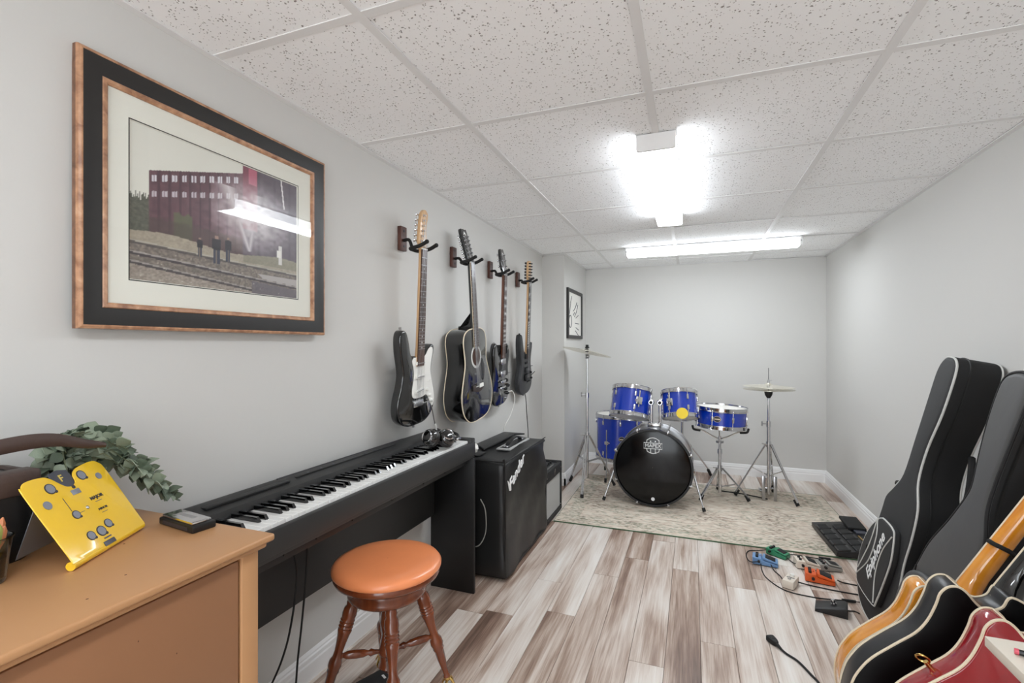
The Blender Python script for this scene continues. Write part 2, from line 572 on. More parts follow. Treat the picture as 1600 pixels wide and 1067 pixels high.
def text(name, s, size, T, m, parent=None, shear=0, ext=.0004, world=False, align='CENTER', sx=1, bold=0):
    cu = bpy.data.curves.new(name, 'FONT')
    cu.body = s
    cu.size = size
    cu.shear = shear
    cu.extrude = ext
    cu.offset = bold
    cu.align_x = align
    cu.align_y = 'CENTER'
    cu.resolution_u = 3
    t = bpy.data.objects.new(name, cu)
    C.objects.link(t)
    me = bpy.data.meshes.new_from_object(t.evaluated_get(bpy.context.evaluated_depsgraph_get()))
    bpy.data.objects.remove(t)
    me.name = name
    S = Matrix.Diagonal((sx, 1, 1, 1))
    if world and parent is not None: T = MW[parent].inverted() @ T
    me.transform(T @ S)
    me.materials.clear()
    me.materials.append(M[m])
    return link(name, me, parent)
# ================================================================ THE ROOM
XL, XR, YB, YF, ZC = -1.24, 1.11, 4.95, -2.2, 2.0
YJ, XJ = 4.055, -1.04            # the wall steps in by 20 cm for the last 90 cm
def xleft(y, z):                 # the old left wall is a little out of plumb near the camera
    k = max(0, min(1, (4.055 - y) / 2.5))
    return XL - .065 * k * (1 - z / ZC)

b = B()
ys = [YF, -1, 0, .5, 1, 1.5, 2, 2.5, 3, 3.5, YJ]
zs = [0, .5, 1, 1.5, ZC + .1]
vs = [(xleft(y, z), y, z) for y in ys for z in zs]
fs = [(i * 5 + j, i * 5 + j + 1, (i + 1) * 5 + j + 1, (i + 1) * 5 + j) for i in range(len(ys) - 1) for j in range(4)]
vs2 = [(p[0] - .1, p[1], p[2]) for p in vs]
n0 = len(vs)
fs += [tuple(k + n0 for k in reversed(f)) for f in fs]
b.add(vs + vs2, fs)
struct('wall_left', b, 'wall', smooth=30)
struct('wall_left_return', B().box(XL - .1, XJ, YJ, YB + .1, 0, ZC + .1), 'wall')
struct('wall_right', B().box(XR, XR + .1, YF, YB + .1, 0, ZC + .1), 'wall')
struct('wall_back', B().box(XJ, XR, YB, YB + .1, 0, ZC + .1), 'wall')
# wide unseen opening, added behind the camera to let in fill light
struct('wall_front', B().box(XL - .2, -.95, YF - .1, YF, 0, ZC + .1).box(.9, XR + .1, YF - .1, YF, 0, ZC + .1).box(-.95, .9, YF - .1, YF, 1.96, ZC + .1), 'wall')

# floor: a joint-coloured base with every plank on it
fl = struct('floor', B().box(XL - .2, XR + .1, YF - .1, YB + .1, -.05, -.003), 'joint')
PW, PL = .1305, 1.22
cache = {}
row = 0
x = XR - .035
xs = []
while x > XL - .08:
    xs.append(x); x -= PW
rr = random.Random(5)
for i, x1 in enumerate(xs + [xs[-1] - PW]):
    x0 = max(x1 - PW, XL - .09)
    if i == 0: x1w = XR
    else: x1w = x1
    start = YF - rr.random() * PL
    y = start
    while y < YB:
        y0, y1 = max(y, YF), min(y + PL, YB)
        y += PL
        if y1 - y0 < .02: continue
        key = (round(x1w - x0, 3), round(y1 - y0, 2))
        if key not in cache:
            hw, hl = (x1w - x0) / 2, (y1 - y0) / 2
            g = .0005; c = .0011
            bb = B()
            vs = [(-hw + g, -hl + g, -.003), (hw - g, -hl + g, -.003), (hw - g, hl - g, -.003), (-hw + g, hl - g, -.003),
                  (-hw + g + c, -hl + g + c, 0), (hw - g - c, -hl + g + c, 0), (hw - g - c, hl - g - c, 0), (-hw + g + c, hl - g - c, 0)]
            bb.add(vs, [(4, 5, 6, 7), (0, 1, 5, 4), (1, 2, 6, 5), (2, 3, 7, 6), (3, 0, 4, 7)])
            cache[key] = bb.mesh('floor_plank', M['plank'], 0)
        o = link('floor_plank', cache[key], fl)
        o.location = ((x0 + x1w) / 2, (y0 + y1) / 2, 0)

# ceiling: slab, tiles, tees
ce = struct('ceiling', B().box(XL - .2, XR + .1, YF - .1, YB + .1, ZC + .03, ZC + .12), 'gap')
GX = [XL - .01, -.746, -.127, .493, XR]
GY = [YF] + [.338 + .61 * n for n in range(-4, 8)] + [YB]
GY = [y for i, y in enumerate(GY) if i == 0 or y - GY[0] > .05]
tc = {}
rt = random.Random(3)
for i in range(4):
    for j in range(len(GY) - 1):
        x0, x1, y0, y1 = GX[i], GX[i + 1], GY[j], GY[j + 1]
        key = (round(x1 - x0, 3), round(y1 - y0, 3))
        if key not in tc:
            hx, hy = key[0] / 2 - .004, key[1] / 2 - .004
            tc[key] = B().box(-hx, hx, -hy, hy, 0, .014).mesh('ceiling_tile', M['tile'], 0)
        o = link('ceiling_tile', tc[key], ce)
        o.location = ((x0 + x1) / 2, (y0 + y1) / 2, ZC + .001 + rt.random() * .003)
for x in GX[1:4]:
    o = struct('ceiling_tee', B().box(x - .012, x + .012, YF, YB, ZC - .0015, ZC + .0012), 'tee', ce)
    struct('ceiling_tee_web', B().box(x - .001, x + .001, YF, YB, ZC, ZC + .03), 'tee', o)
for y in GY[1:-1]:
    for i in range(4):
        x0, x1 = GX[i] + (.012 if i else 0), GX[i + 1] - (.012 if i < 3 else 0)
        struct('ceiling_cross_tee', B().box(x0, x1, y - .012, y + .012, ZC - .001, ZC + .0014), 'tee', ce)
# wall angles
n = 1
for bb in (B().box(XL - .01, XL + .022, YF, YJ, ZC - .003, ZC), B().box(XR - .022, XR, YF, YB, ZC - .003, ZC),
           B().box(XJ, XR, YB - .022, YB, ZC - .003, ZC), B().box(XJ, XJ + .022, YJ, YB, ZC - .003, ZC),
           B().box(XL, XJ + .022, YJ - .022, YJ, ZC - .003, ZC)):
    struct('trim_%d' % n, bb, 'tee'); n += 1

# baseboards: stepped colonial profile
def baseboard(name, p0, p1, nrm):
    p0 = Vector((p0[0], p0[1], 0)); p1 = Vector((p1[0], p1[1], 0)); nn = Vector((nrm[0], nrm[1], 0)); u = Vector((0, 0, 1))
    prof = [(0, 0), (.015, 0), (.015, .062), (.0125, .068), (.0125, .082), (.009, .087), (.009, .093), (.004, .104), (0, .106)]
    vs = [p + nn * a + u * z for p in (p0, p1) for a, z in prof]
    k = len(prof)
    fs = [(i, i + 1, k + i + 1, k + i) for i in range(k - 1)] + [tuple(range(k)), tuple(range(2 * k - 1, k - 1, -1))]
    struct(name, B().add(vs, fs), 'trim')
baseboard('baseboard_left', (xleft(YF, 0), YF), (xleft(1.5, 0), 1.5), (1, 0))
baseboard('baseboard_left_far', (xleft(1.5, 0), 1.5), (xleft(YJ, 0), YJ), (1, 0))
baseboard('baseboard_return', (XL, YJ), (XJ + .015, YJ), (0, -1))
baseboard('baseboard_return_side', (XJ, YJ - .015), (XJ, YB), (1, 0))
baseboard('baseboard_back', (XJ, YB), (XR, YB), (0, -1))
baseboard('baseboard_right', (XR, YF), (XR, YB), (-1, 0))

# fluorescent wrap-around fixtures
def lamp_fixture(label, c, L, along, wd=.14):
    T = Matrix.Translation(Vector((c[0], c[1], ZC - .002)))
    if along == 'x': T = T @ Matrix.Rotation(R(90), 4, 'Z')
    e = thing('ceiling_light', label, 'light', T, 'fluorescent ceiling fixtures')
    h, hw = .062, wd / 2
    part('housing', B().box(-hw, hw, -L / 2 + .01, L / 2 - .01, -.009, 0), 'lampcap', e)
    # wrap-around diffuser, shallow trapezoid section, bevelled edges
    prof = [(-hw, -.008), (-hw, -h + .008), (-hw + .003, -h + .002), (-hw + .01, -h), (hw - .01, -h), (hw - .003, -h + .002), (hw, -h + .008), (hw, -.008)]
    bb = B()
    k = len(prof)
    bb.add([(a, y, z) for y in (-L / 2 + .014, L / 2 - .014) for a, z in prof], [(i, i + 1, k + i + 1, k + i) for i in range(k - 1)])
    dif = part('diffuser', bb, 'lamp', e)
    dif.data.materials.append(M['lampside'])
    for pi in (0, k - 2): dif.data.polygons[pi].material_index = 1
    for s in (-1, 1):
        ecap = part('end_cap', B().slab([(a * 1.01, z if z < -.01 else 0) for a, z in prof], -.007, .007, .0015, T=Matrix.Translation((0, s * (L / 2 - .007), 0)) @ Matrix.Rotation(R(90), 4, 'X')), 'lampcap', e)
        if along == 'x': part('screw', B().cyl((-hw * 1.01, s * (L / 2 - .008), -.03), (-hw * 1.01 - .003, s * (L / 2 - .008), -.03), .006), 'steel', ecap)
    return e
lamp_fixture('white wraparound ceiling light running lengthwise down the room', (-.127, 2.46), 1.22, 'y')
lamp_fixture('white wraparound ceiling light running crosswise above the drum kit', (.115, 4.02), 1.25, 'x', .12)
lamp_fixture('unseen wraparound fill light added overhead at the dresser end', (-.127, -.35), 1.22, 'y')  # out of view; added to brighten the near end of the room
# ================================================================ LEFT SIDE
# ---- dresser
def dresser():
    x0, x1, y0, y1, zt = -1.225, -.79, -.35, .745, .83
    e = thing('dresser', 'tan painted wooden dresser with bullnose top against the left wall', 'dresser', (-1.0, .2, 0))
    W = dict(parent=e, world=True)
    prof = [(0, 0), (.006, -.0), (.012, .002), (.016, .008), (.016, .014), (.012, .02), (.006, .023)]
    bb = B()
    bb.box(x0, x1 - .002, y0, y1 - .002, zt - .014, zt, .0045, seg=3)
    part('top', bb, 'dresser', **W)
    part('top_moulding', B().box(x0, x1 - .012, y0, y1 - .012, zt - .026, zt - .0135, .005, seg=3), 'dresser', **W)
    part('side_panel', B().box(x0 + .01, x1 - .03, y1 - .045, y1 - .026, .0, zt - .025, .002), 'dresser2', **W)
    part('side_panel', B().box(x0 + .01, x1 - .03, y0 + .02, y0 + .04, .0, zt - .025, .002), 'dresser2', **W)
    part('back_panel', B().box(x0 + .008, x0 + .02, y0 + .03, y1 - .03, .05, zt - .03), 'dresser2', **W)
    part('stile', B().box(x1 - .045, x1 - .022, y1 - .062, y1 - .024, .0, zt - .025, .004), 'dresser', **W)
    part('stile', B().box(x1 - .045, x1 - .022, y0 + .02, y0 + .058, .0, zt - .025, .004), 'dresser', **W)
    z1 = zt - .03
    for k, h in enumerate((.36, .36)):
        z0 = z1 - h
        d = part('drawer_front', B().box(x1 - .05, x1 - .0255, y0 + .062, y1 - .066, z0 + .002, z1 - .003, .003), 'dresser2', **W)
        for yy in (y0 + .3, y0 + .62):
            part('knob', B().lathe([(.008, 0), (.007, .008), (.014, .014), (.016, .02), (.012, .026), (.001, .028)], 20,
                 Matrix.Translation((x1 - .0255, yy, (z0 + z1) / 2 - .06)) @ Matrix.Rotation(R(90), 4, 'Y')), 'dresser', d, world=True)
        z1 = z0
    for (yy, zz, s) in ((.674, .555, .0035), (.678, .548, .0045), (.25, .7, .002), (.3, .73, .0015), (.5, .745, .0015), (.56, .69, .0015)):
        part('paint_chip', B().ball((x1 - .0255 if yy < .67 else x1 - .022, yy, zz), s, 8, 6, (.12, .6, 1)), 'worn', **W)
    for (xx, yy) in ((-.9, .33), (-.88, .52), (-.85, .45), (-1.02, .6)):
        part('paint_chip', B().ball((xx, yy, zt), .002, 8, 6, (1, 1, .1)), 'worn', **W)
dresser()
ZD = .83

# ---- yellow tent-folded music card
def card():
    O = Vector((-.971, .498, ZD + .0085)); e_ = Vector((-.476, .879, 0)); n_ = Vector((.879, .476, 0))
    up = (Vector((0, 0, .14)) - n_ * .09).normalized(); hgt = math.hypot(.14, .09)
    nf = e_.cross(up)
    if nf.dot(Vector((1, -.5, .3))) < 0: nf = -nf
    T = frame_mat(O, e_, up, nf)
    e = thing('chord_card', 'glossy yellow folded chord finder card leaning on the dresser', 'card', T)
    Wd, H = .191, hgt
    c = .012
    out = [(.001, .0045), (.03, .0045), (.07, .0045), (.12, .0045), (.16, .0045), (Wd - .001, .0045), (Wd, .02), (Wd, H - .03), (Wd - .006, H - .008), (Wd - .022, H), (.128, H - .004), (.112, H - .014), (.108, H - .028), (.098, H - .034), (.085, H - .032), (.075, H - .022), (.064, H - .008), (.05, H - .001), (.018, H), (.005, H - .008), (0, H - .022), (0, .02)]
    out = [tuple(p)[:2] for p in spline([(a, b_, 0) for a, b_ in out], 4, True)]
    fr = part('front_sheet', B().slab(out, -.0022, 0, .0009), 'yellow', e, 50)
    # bottom bend and the back sheet that props it up
    bb = B().cyl((.001, .0045, -.0076), (Wd - .001, .0045, -.0076), .0076, n=20)
    part('bottom_bend', bb, 'yellow', e, 60)
    inv = T.to_3x3().inverted()
    dn = inv @ Vector((0, 0, -1)); bk = inv @ (-n_)
    top = Vector((0, H - .03, -.004))
    foot_h = .14 - .03
    bb = B()
    p0 = top; p1 = top + dn * foot_h * .985 + bk * .035
    vs = []
    for q in (p0, p1):
        for xx in (.03, Wd - .006):
            for dz in (0, -.002): vs.append((xx, q.y, q.z + dz))
    bb.add(vs, [(0, 1, 5, 4), (2, 6, 7, 3), (0, 2, 3, 1), (4, 5, 7, 6), (0, 4, 6, 2), (1, 3, 7, 5)])
    part('back_sheet', bb, 'disc', e)
    z = .0004
    def disc(u, v, r, ring=True):
        q = B().cyl((u, v, z), (u, v, z + .0006), r, n=24)
        if ring:
            rg = part('dial_ring', B().cyl((u, v, 0), (u, v, z + .0003), r * 1.22, n=24).cyl((u + r * .9, v - r * .9, 0), (u + r * .9, v - r * .9, z + .0005), r * .35, n=12), 'ink', e)
        part('dial', q, 'disc', e)
    for u, v, r, g in ((.051, H - .026, .0085, 1), (.128, H - .021, .0085, 1), (.026, H - .052, .008, 0), (.163, H - .034, .007, 0), (.064, H - .087, .007, 1), (.063, H - .133, .0075, 1), (.088, H - .134, .0085, 1), (.112, H - .127, .0075, 1)):
        disc(u, v, r, g)
    part('pivot_rivet', B().ball((.094, H - .083, .0005), .0035, 12, 8, (1, 1, .4)), 'chrome', e)
    part('window_patch', B().box(.084, .104, H - .052, H - .042, 0, .0008, .0003), 'disc', e)
    part('small_dot', B().cyl((.096, H - .037, 0), (.096, H - .037, .0008), .0035), 'ink', e)
    tab = part('notch_tab', B().slab([(.064, H - .02), (.07, H + .001), (.09, H + .004), (.109, H - .001), (.112, H - .02), (.106, H - .036), (.085, H - .04), (.072, H - .03)], -.0045, -.0026), 'slate', e)
    text('letter_f', 'F', .019, Matrix.Translation((.088, H - .014, -.0022)), 'goldink', e, bold=.0003)
    text('major_lettering', 'MAJOR', .0095, Matrix.Translation((.127, H - .071, .0005)), 'ink', e, bold=.00015, sx=1.1)
    text('minor_lettering', 'MINOR', .0065, Matrix.Translation((.124, H - .096, .0005)), 'ink', e, sx=1.1)
    part('print_lines', B().box(.118, .134, H - .080, H - .079, 0, .0005).box(.116, .130, H - .104, H - .1032, 0, .0005).box(.06, .0608, H - .078, H - .05, 0, .0005).box(.072, .084, H - .087, H - .0862, 0, .0005), 'slate', e)
    part('logo_patch', B().box(.075, .103, .003, .012, 0, .001, .0004).box(.083, .101, .016, .0185, 0, .0005), 'slate', e)
card()

# ---- harmonica
def harmonica():
    T = Matrix.Translation((-1.0, .709, ZD)) @ Matrix.Rotation(R(-7), 4, 'Z')
    e = thing('harmonica', 'silver and black harmonica lying at the dresser corner', 'harmonica', T)
    part('comb', B().box(-.062, .062, -.024, .024, .0, .015, .003), 'black', e)
    part('cover_plate', B().box(-.056, .056, -.021, .018, .0145, .0215, .003), 'chrome', e)
    part('air_holes', B().box(-.045, .045, -.0246, -.0238, .004, .011), 'ink', e)
    part('engraving', B().box(-.03, .03, -.006, .004, .0212, .0217), 'steel', e)
harmonica()

# ---- leather bag
def leather_bag():
    e = thing('leather_bag', 'dark brown leather bag with arched handle behind the yellow card', 'bag', (-1.16, .36, ZD))
    W = dict(parent=e, world=True)
    bb = B()
    # pouch that narrows to the top
    n = 9
    xs0, xs1 = -1.24, -1.105
    rings = []
    for k in range(n):
        t = k / (n - 1)
        z = ZD + .15 * t
        ins = .0 + .016 * t * t + (.012 * (1 - t) ** 6)
        x0, x1, y0, y1 = -1.238 + ins * .4, -1.102 - ins, .06 + ins, .515 - ins * .5
        r = .03
        pts = []
        for cx, cy, a0 in ((x1 - r, y0 + r, -90), (x1 - r, y1 - r, 0), (x0 + r, y1 - r, 90), (x0 + r, y0 + r, 180)):
            for a in range(5): pts.append((cx + r * math.cos(R(a0 + a * 22.5)), cy + r * math.sin(R(a0 + a * 22.5)), z))
        rings.append(pts)
    m = len(rings[0])
    vs = [p for r_ in rings for p in r_]
    fs = [(i * m + k, i * m + (k + 1) % m, (i + 1) * m + (k + 1) % m, (i + 1) * m + k) for i in range(n - 1) for k in range(m)] + [tuple(range(m - 1, -1, -1)), tuple((n - 1) * m + k for k in range(m))]
    body = part('body', B().add(vs, fs), 'dleather', **W)
    rim = rings[-1]
    part('rim', B().tube([Vector(p) + Vector((0, 0, .001)) for p in rim], .006, 6, closed=True), 'leather', body, world=True)
    part('corner_flap', B().box(-1.15, -1.108, .45, .518, ZD + .115, ZD + .158, .006), 'leather', **W)
    hp = [(-1.13, .22, ZD + .145), (-1.125, .30, ZD + .175), (-1.118, .40, ZD + .196), (-1.112, .48, ZD + .207), (-1.108, .535, ZD + .205), (-1.104, .58, ZD + .190), (-1.102, .612, ZD + .182)]
    hp = spline(hp, 6)
    bb = B()
    # flat strap section, thick in the middle
    N = len(hp); vs = []; fs = []
    for i, p in enumerate(hp):
        t = i / (N - 1)
        wv = .006 + .008 * math.sin(PI * min(1, t * 1.02)); th = .008
        for k in range(10):
            a = 2 * PI * k / 10
            vs.append(p + Vector((th * math.cos(a), 0, wv * math.sin(a))))
    for i in range(N - 1):
        for k in range(10): fs.append((i * 10 + k, i * 10 + (k + 1) % 10, (i + 1) * 10 + (k + 1) % 10, (i + 1) * 10 + k))
    fs += [tuple(range(9, -1, -1)), tuple((N - 1) * 10 + k for k in range(10))]
    part('handle', B().add(vs, fs), 'leather', **W)
leather_bag()

# ---- trailing potted plant
def plant():
    base = Vector((-1.188, .574, ZD))
    e = thing('potted_plant', 'trailing grey green plant in a black pot beside the leather bag', 'plant', base)
    W = dict(parent=e, world=True)
    T = Matrix.Translation(base)
    part('pot', B().lathe([(.03, 0), (.032, .004), (.041, .10), (.044, .104), (.045, .122), (.042, .123), (.04, .112), (.038, .104)], 28, T), 'black', **W)
    part('soil', B().lathe([(.001, .106), (.038, .105)], 20, T), 'soil', **W)
    rp = random.Random(21)
    lf = B()
    # one plump oval leaf, slightly cupped, base at origin along +x
    rowz = []
    nseg = 6
    vs = []; fs = []
    for i in range(nseg + 1):
        t = i / nseg
        wd = .5 * math.sin(PI * t ** .8) * .95 if 0 < t < 1 else .03
        zc = .10 * math.sin(PI * t) - .06 * t
        for s in (-1, 0, 1): vs.append((t, s * wd, zc + (.08 if s else 0) * math.sin(PI * t)))
        for s in (1, 0, -1): vs.append((t, s * wd, zc + (.08 if s else 0) * math.sin(PI * t) - .05))
    for i in range(nseg):
        for k in range(6): fs.append((i * 6 + k, i * 6 + (k + 1) % 6, (i + 1) * 6 + (k + 1) % 6, (i + 1) * 6 + k))
    lf.add(vs, fs)
    meL = lf.mesh('leaf', M['leaf'], 60)
    meD = lf.mesh('leaf', M['leafd'], 60)
    top = base + Vector((0, 0, .108))
    stems = []
    ends = [(-1.165, .80, .838), (-1.15, .785, .85), (-1.19, .77, .875), (-1.13, .745, .885), (-1.155, .735, .93), (-1.19, .70, .96), (-1.14, .68, .985), (-1.19, .62, .985), (-1.14, .57, .965), (-1.16, .66, 1.015), (-1.2, .66, 1.005), (-1.125, .64, .975), (-1.18, .55, .965), (-1.165, .755, .905), (-1.13, .71, .93)]
    for i, q in enumerate(ends):
        q = Vector(q)
        d = q - top
        mid = top + d * .42 + Vector((0, 0, .055 + .02 * rp.random()))
        pts = spline([top + Vector((rp.uniform(-.02, .02), rp.uniform(-.02, .02), -.004)), top + d * .12 + Vector((0, 0, .045)), mid, top + d * .8 + Vector((0, 0, .025)), q], 8)
        st = part('stem', B().tube(pts, .0014, 5), 'stem', parent=e, world=True)
        L = sum((pts[k + 1] - pts[k]).length for k in range(len(pts) - 1))
        nl = int(L / .0175) + 2
        for k in range(nl):
            t = .18 + .82 * k / (nl - 1)
            idx = min(len(pts) - 2, int(t * (len(pts) - 1)))
            p = pts[idx].lerp(pts[idx + 1], t * (len(pts) - 1) - idx)
            tan = (pts[idx + 1] - pts[idx]).normalized()
            side = tan.orthogonal().normalized()
            for sgn in (0, PI):
                side2 = Matrix.Rotation(k * 1.57 + sgn + rp.uniform(-.4, .4), 3, tan) @ side
                dr = (side2 * .85 + tan * .55 + Vector((0, 0, .15))).normalized()
                up = (tan.cross(dr)).normalized()
                up = dr.cross(up) if abs(up.z) < .2 else up
                if up.z < 0: up = -up
                yv = up.cross(dr).normalized(); up = dr.cross(yv)
                s = rp.uniform(.021, .031) * (1 if t < .9 else .7)
                lo = p + dr * s
                if lo.z < ZD + .006 or lo.x < xleft(lo.y, lo.z) + .008: continue
                if lo.x > -1.15 and lo.y < .67 and lo.z < .992: continue
                o = link('leaf', meD if rp.random() < .45 else meL, e)
                o.matrix_basis = Matrix.Translation(p - base) @ frame_mat((0, 0, 0), dr * s, yv * s, up * s)
plant()

# ---- small glass with a succulent
def glass():
    T = Matrix.Translation((-1.054, .418, ZD))
    e = thing('glass_tumbler', 'small clear glass holding a succulent at the dresser left edge', 'glass', T)
    part('tumbler', B().lathe([(.001, .001), (.024, .0), (.026, .003), (.031, .05), (.034, .07), (.0355, .071), (.0355, .073), (.033, .0735), (.0315, .07), (.0285, .05), (.0235, .008), (.001, .007)], 28), 'glass', e)
    part('filling', B().lathe([(.001, .009), (.022, .009), (.026, .04), (.001, .042)], 20), 'soil', e)
    rp = random.Random(4)
    for k in range(9):
        a = k * 2.4; l = .05 + .012 * rp.random()
        d = Vector((math.cos(a) * .32, math.sin(a) * .32, .95)).normalized()
        p0 = Vector((math.cos(a) * .008, math.sin(a) * .008, .04))
        part('succulent_leaf', B().tube([p0, p0 + d * l * .5, p0 + d * l * .85, p0 + d * l], [.004, .009, .006, .001], 8), 'succ' if k % 3 else 'succo', e)
glass()

# ---- large framed photograph
def ring_strip(bb, x, y0, y1, z0, z1, prof):
    """mitred frame: prof = (inset, x offset) list, swept round a rectangle in the plane x"""
    loops = []
    for a, dx in prof:
        loops.append([(x + dx, y0 + a, z0 + a), (x + dx, y1 - a, z0 + a), (x + dx, y1 - a, z1 - a), (x + dx, y0 + a, z1 - a)])
    vs = [p for l in loops for p in l]
    fs = [(i * 4 + k, i * 4 + (k + 1) % 4, (i + 1) * 4 + (k + 1) % 4, (i + 1) * 4 + k) for i in range(len(loops) - 1) for k in range(4)]
    bb.add(vs, fs)
    return bb

def photo_print(name, parent, x, y0, y1, z0, z1, fn, nu, nv):
    vs = [(x, y0 + (y1 - y0) * i / nu, z0 + (z1 - z0) * j / nv) for j in range(nv + 1) for i in range(nu + 1)]
    fs = [(j * (nu + 1) + i, j * (nu + 1) + i + 1, (j + 1) * (nu + 1) + i + 1, (j + 1) * (nu + 1) + i) for j in range(nv) for i in range(nu)]
    bb = B().add(vs, fs)
    o = part(name, bb, 'print', parent, 0, True)
    at = o.data.color_attributes.new('print', 'FLOAT_COLOR', 'POINT')
    k = 0
    for j in range(nv + 1):
        for i in range(nu + 1):
            at.data[k].color = lin(fn(i / nu, j / nv)); k += 1
    return o

def big_picture():
    y0, y1, z0, z1 = .632, 1.368, 1.247, 1.859
    xb = -1.246
    e = thing('framed_photo', 'large framed photograph of a brick mill by railway tracks', 'picture', (xb, .99, z0))
    W = dict(parent=e, world=True)
    part('frame_side', ring_strip(B(), xb, y0, y1, z0, z1, [(0, 0), (0, .012)]), 'fside', smooth=20, **W)
    part('outer_moulding', ring_strip(B(), xb, y0, y1, z0, z1, [(0, .012), (.0015, .0195), (.006, .022), (.009, .022)]), 'copper', smooth=20, **W)
    part('frame', ring_strip(B(), xb, y0, y1, z0, z1, [(.009, .022), (.014, .022), (.044, .016), (.048, .016)]), 'frameblk', smooth=20, **W)
    part('inner_moulding', ring_strip(B(), xb, y0, y1, z0, z1, [(.048, .016), (.05, .0185), (.056, .017), (.06, .014), (.061, .006)]), 'copper', smooth=20, **W)
    part('backing', B().box(xb - .004, xb + .002, y0 + .004, y1 - .004, z0 + .004, z1 - .004), 'black', **W)
    py0, py1, pz0, pz1 = .738, 1.253, 1.365, 1.744
    bb = B()
    a = [(xb + .0095, y, z) for y, z in ((y0 + .06, z0 + .06), (y1 - .06, z0 + .06), (y1 - .06, z1 - .06), (y0 + .06, z1 - .06))]
    q = [(xb + .0095, y, z) for y, z in ((py0, pz0), (py1, pz0), (py1, pz1), (py0, pz1))]
    q2 = [(xb + .006, y, z) for y, z in ((py0 + .003, pz0 + .003), (py1 - .003, pz0 + .003), (py1 - .003, pz1 - .003), (py0 + .003, pz1 - .003))]
    bb.add(a + q + q2, [(k, (k + 1) % 4, 4 + (k + 1) % 4, 4 + k) for k in range(4)] + [(4 + k, 4 + (k + 1) % 4, 8 + (k + 1) % 4, 8 + k) for k in range(4)])
    part('mat_board', bb, 'mat_board', smooth=0, **W)
    part('mat_bevel_line', ring_strip(B(), xb, py0 - .0015, py1 + .0015, pz0 - .0015, pz1 + .0015, [(0, .0096), (.0025, .0096)]), 'frameblk', smooth=0, **W)
    rp = random.Random(8)
    NZ = [[rp.random() for _ in range(128)] for _ in range(128)]
    def nz(u, v):
        u = (u % 1) * 127; v = (v % 1) * 127
        i, j = int(u), int(v); fu, fv = u - i, v - j
        i2, j2 = min(127, i + 1), min(127, j + 1)
        return NZ[j][i] * (1 - fu) * (1 - fv) + NZ[j][i2] * fu * (1 - fv) + NZ[j2][i] * (1 - fu) * fv + NZ[j2][i2] * fu * fv
    def mixc(a, b_, t):
        t = max(0, min(1, t)); return tuple(a[k] * (1 - t) + b_[k] * t for k in range(3))
    def paint(u, v):
        g = nz(u * 1.0, v * 1.0); g2 = nz(u * .33 + .2, v * .33 + .4)
        c = (216, 216, 206)
        roof = .723 + (u - .083) * (.937 - .723) / .517
        gl = .31 + .0 * u + .02 * math.sin(u * 9)              # foot of the bank
        if u < .083 and v < .5 + .1 * nz(u * 3, .3): c = mixc((70, 72, 62), (104, 104, 92), g)
        if u >= .083 and v < roof and u < .60:
            c = mixc((84, 58, 66), (108, 76, 84), g2 + .3 * (g - .5))
            if int((u - .083) / .0105) % 5 == 4: c = mixc(c, (60, 40, 48), .5)
            for row, (dv, hh) in enumerate(((.03, .042), (.135, .036))):
                vt = roof - dv - row * (u - .083) * .05
                hh2 = hh * (1 + .3 * u)
                ph = ((u - .092) % .0495) / .0495
                if vt - hh2 < v < vt and .08 < ph < .58 and u < .585:
                    c = (210, 208, 214) if abs(ph - .33) > .05 else (130, 112, 122)
                    if row: c = mixc(c, (150, 132, 140), .35)
            if .2 < u < .3 and v < .45 + .06 * g2: c = mixc(c, (92, 98, 70), .8)
            if v < .40 + .05 * g: c = mixc(c, (76, 66, 60), .55)
        if u >= .60:
            c = mixc((78, 66, 76), (96, 84, 94), g2)
            if u < .70 and v > .5: c = mixc((128, 66, 80), (112, 58, 72), g)
            if .635 < u < .695 and .87 < v < 1: c = (176, 92, 112)
            if int(u * 60) % 7 == 0: c = mixc(c, (60, 50, 60), .4)
        if u >= .083 and u < .6 and v >= roof: c = (218, 218, 208)
        # steam
        if u > .40:
            d = math.hypot((u - .66) * 1.0, (v - .62) * 1.0)
            st = max(0, 1 - d / .33) * 1.1 * (.75 + .5 * g2)
            ax = .643 - (v - .33) * .30
            if .33 < v < .8: st = max(st, (1 - abs(u - ax) / (.02 + (v - .33) * .22)) * .85)
            d2 = abs(u - (.643 + (v - .33) * .12))
            if .33 < v < .8: st = max(st, (1 - d2 / (.02 + (v - .33) * .2)) * .8)
            c = mixc(c, (226, 222, 224), min(.9, st))
        if v < gl:
            c = mixc((138, 130, 116), (170, 160, 142), g * .7 + g2 * .5)      # dry grass
            if u > .6 and v > .24: c = mixc(c, (104, 108, 88), .4)
        base1 = .237 - u * .04; base2 = .166 - u * .08; base3 = .106 - u * .126
        if v < base1: c = mixc((92, 84, 80), (146, 136, 124), g)
        if v < base3: c = mixc((124, 114, 106), (170, 160, 148), g)
        for bq, k in ((base1, .7), (base2, 1), (base3, .9)):
            if abs(v - bq) < .008: c = mixc(c, (64, 58, 60), k)
            elif 0 < v - bq < .018: c = mixc(c, (184, 180, 178), .55 * k)
        if u > .70 and v < .165 and v > base2 + .02 and u > .70 + (.165 - v): c = (168, 162, 160)
        if u > .66 and v < base2 - .015: c = mixc((92, 86, 92), (112, 104, 108), g)
        # signal pole at the right
        if abs(u - (.876 + (.98 - v) * .1)) < .005 and v > .76: c = (222, 218, 218)
        if abs(u - .868) < .012 and .27 < v < .43: c = (206, 204, 200)
        if .84 < u < .87 and .33 < v < .39: c = (226, 224, 218)
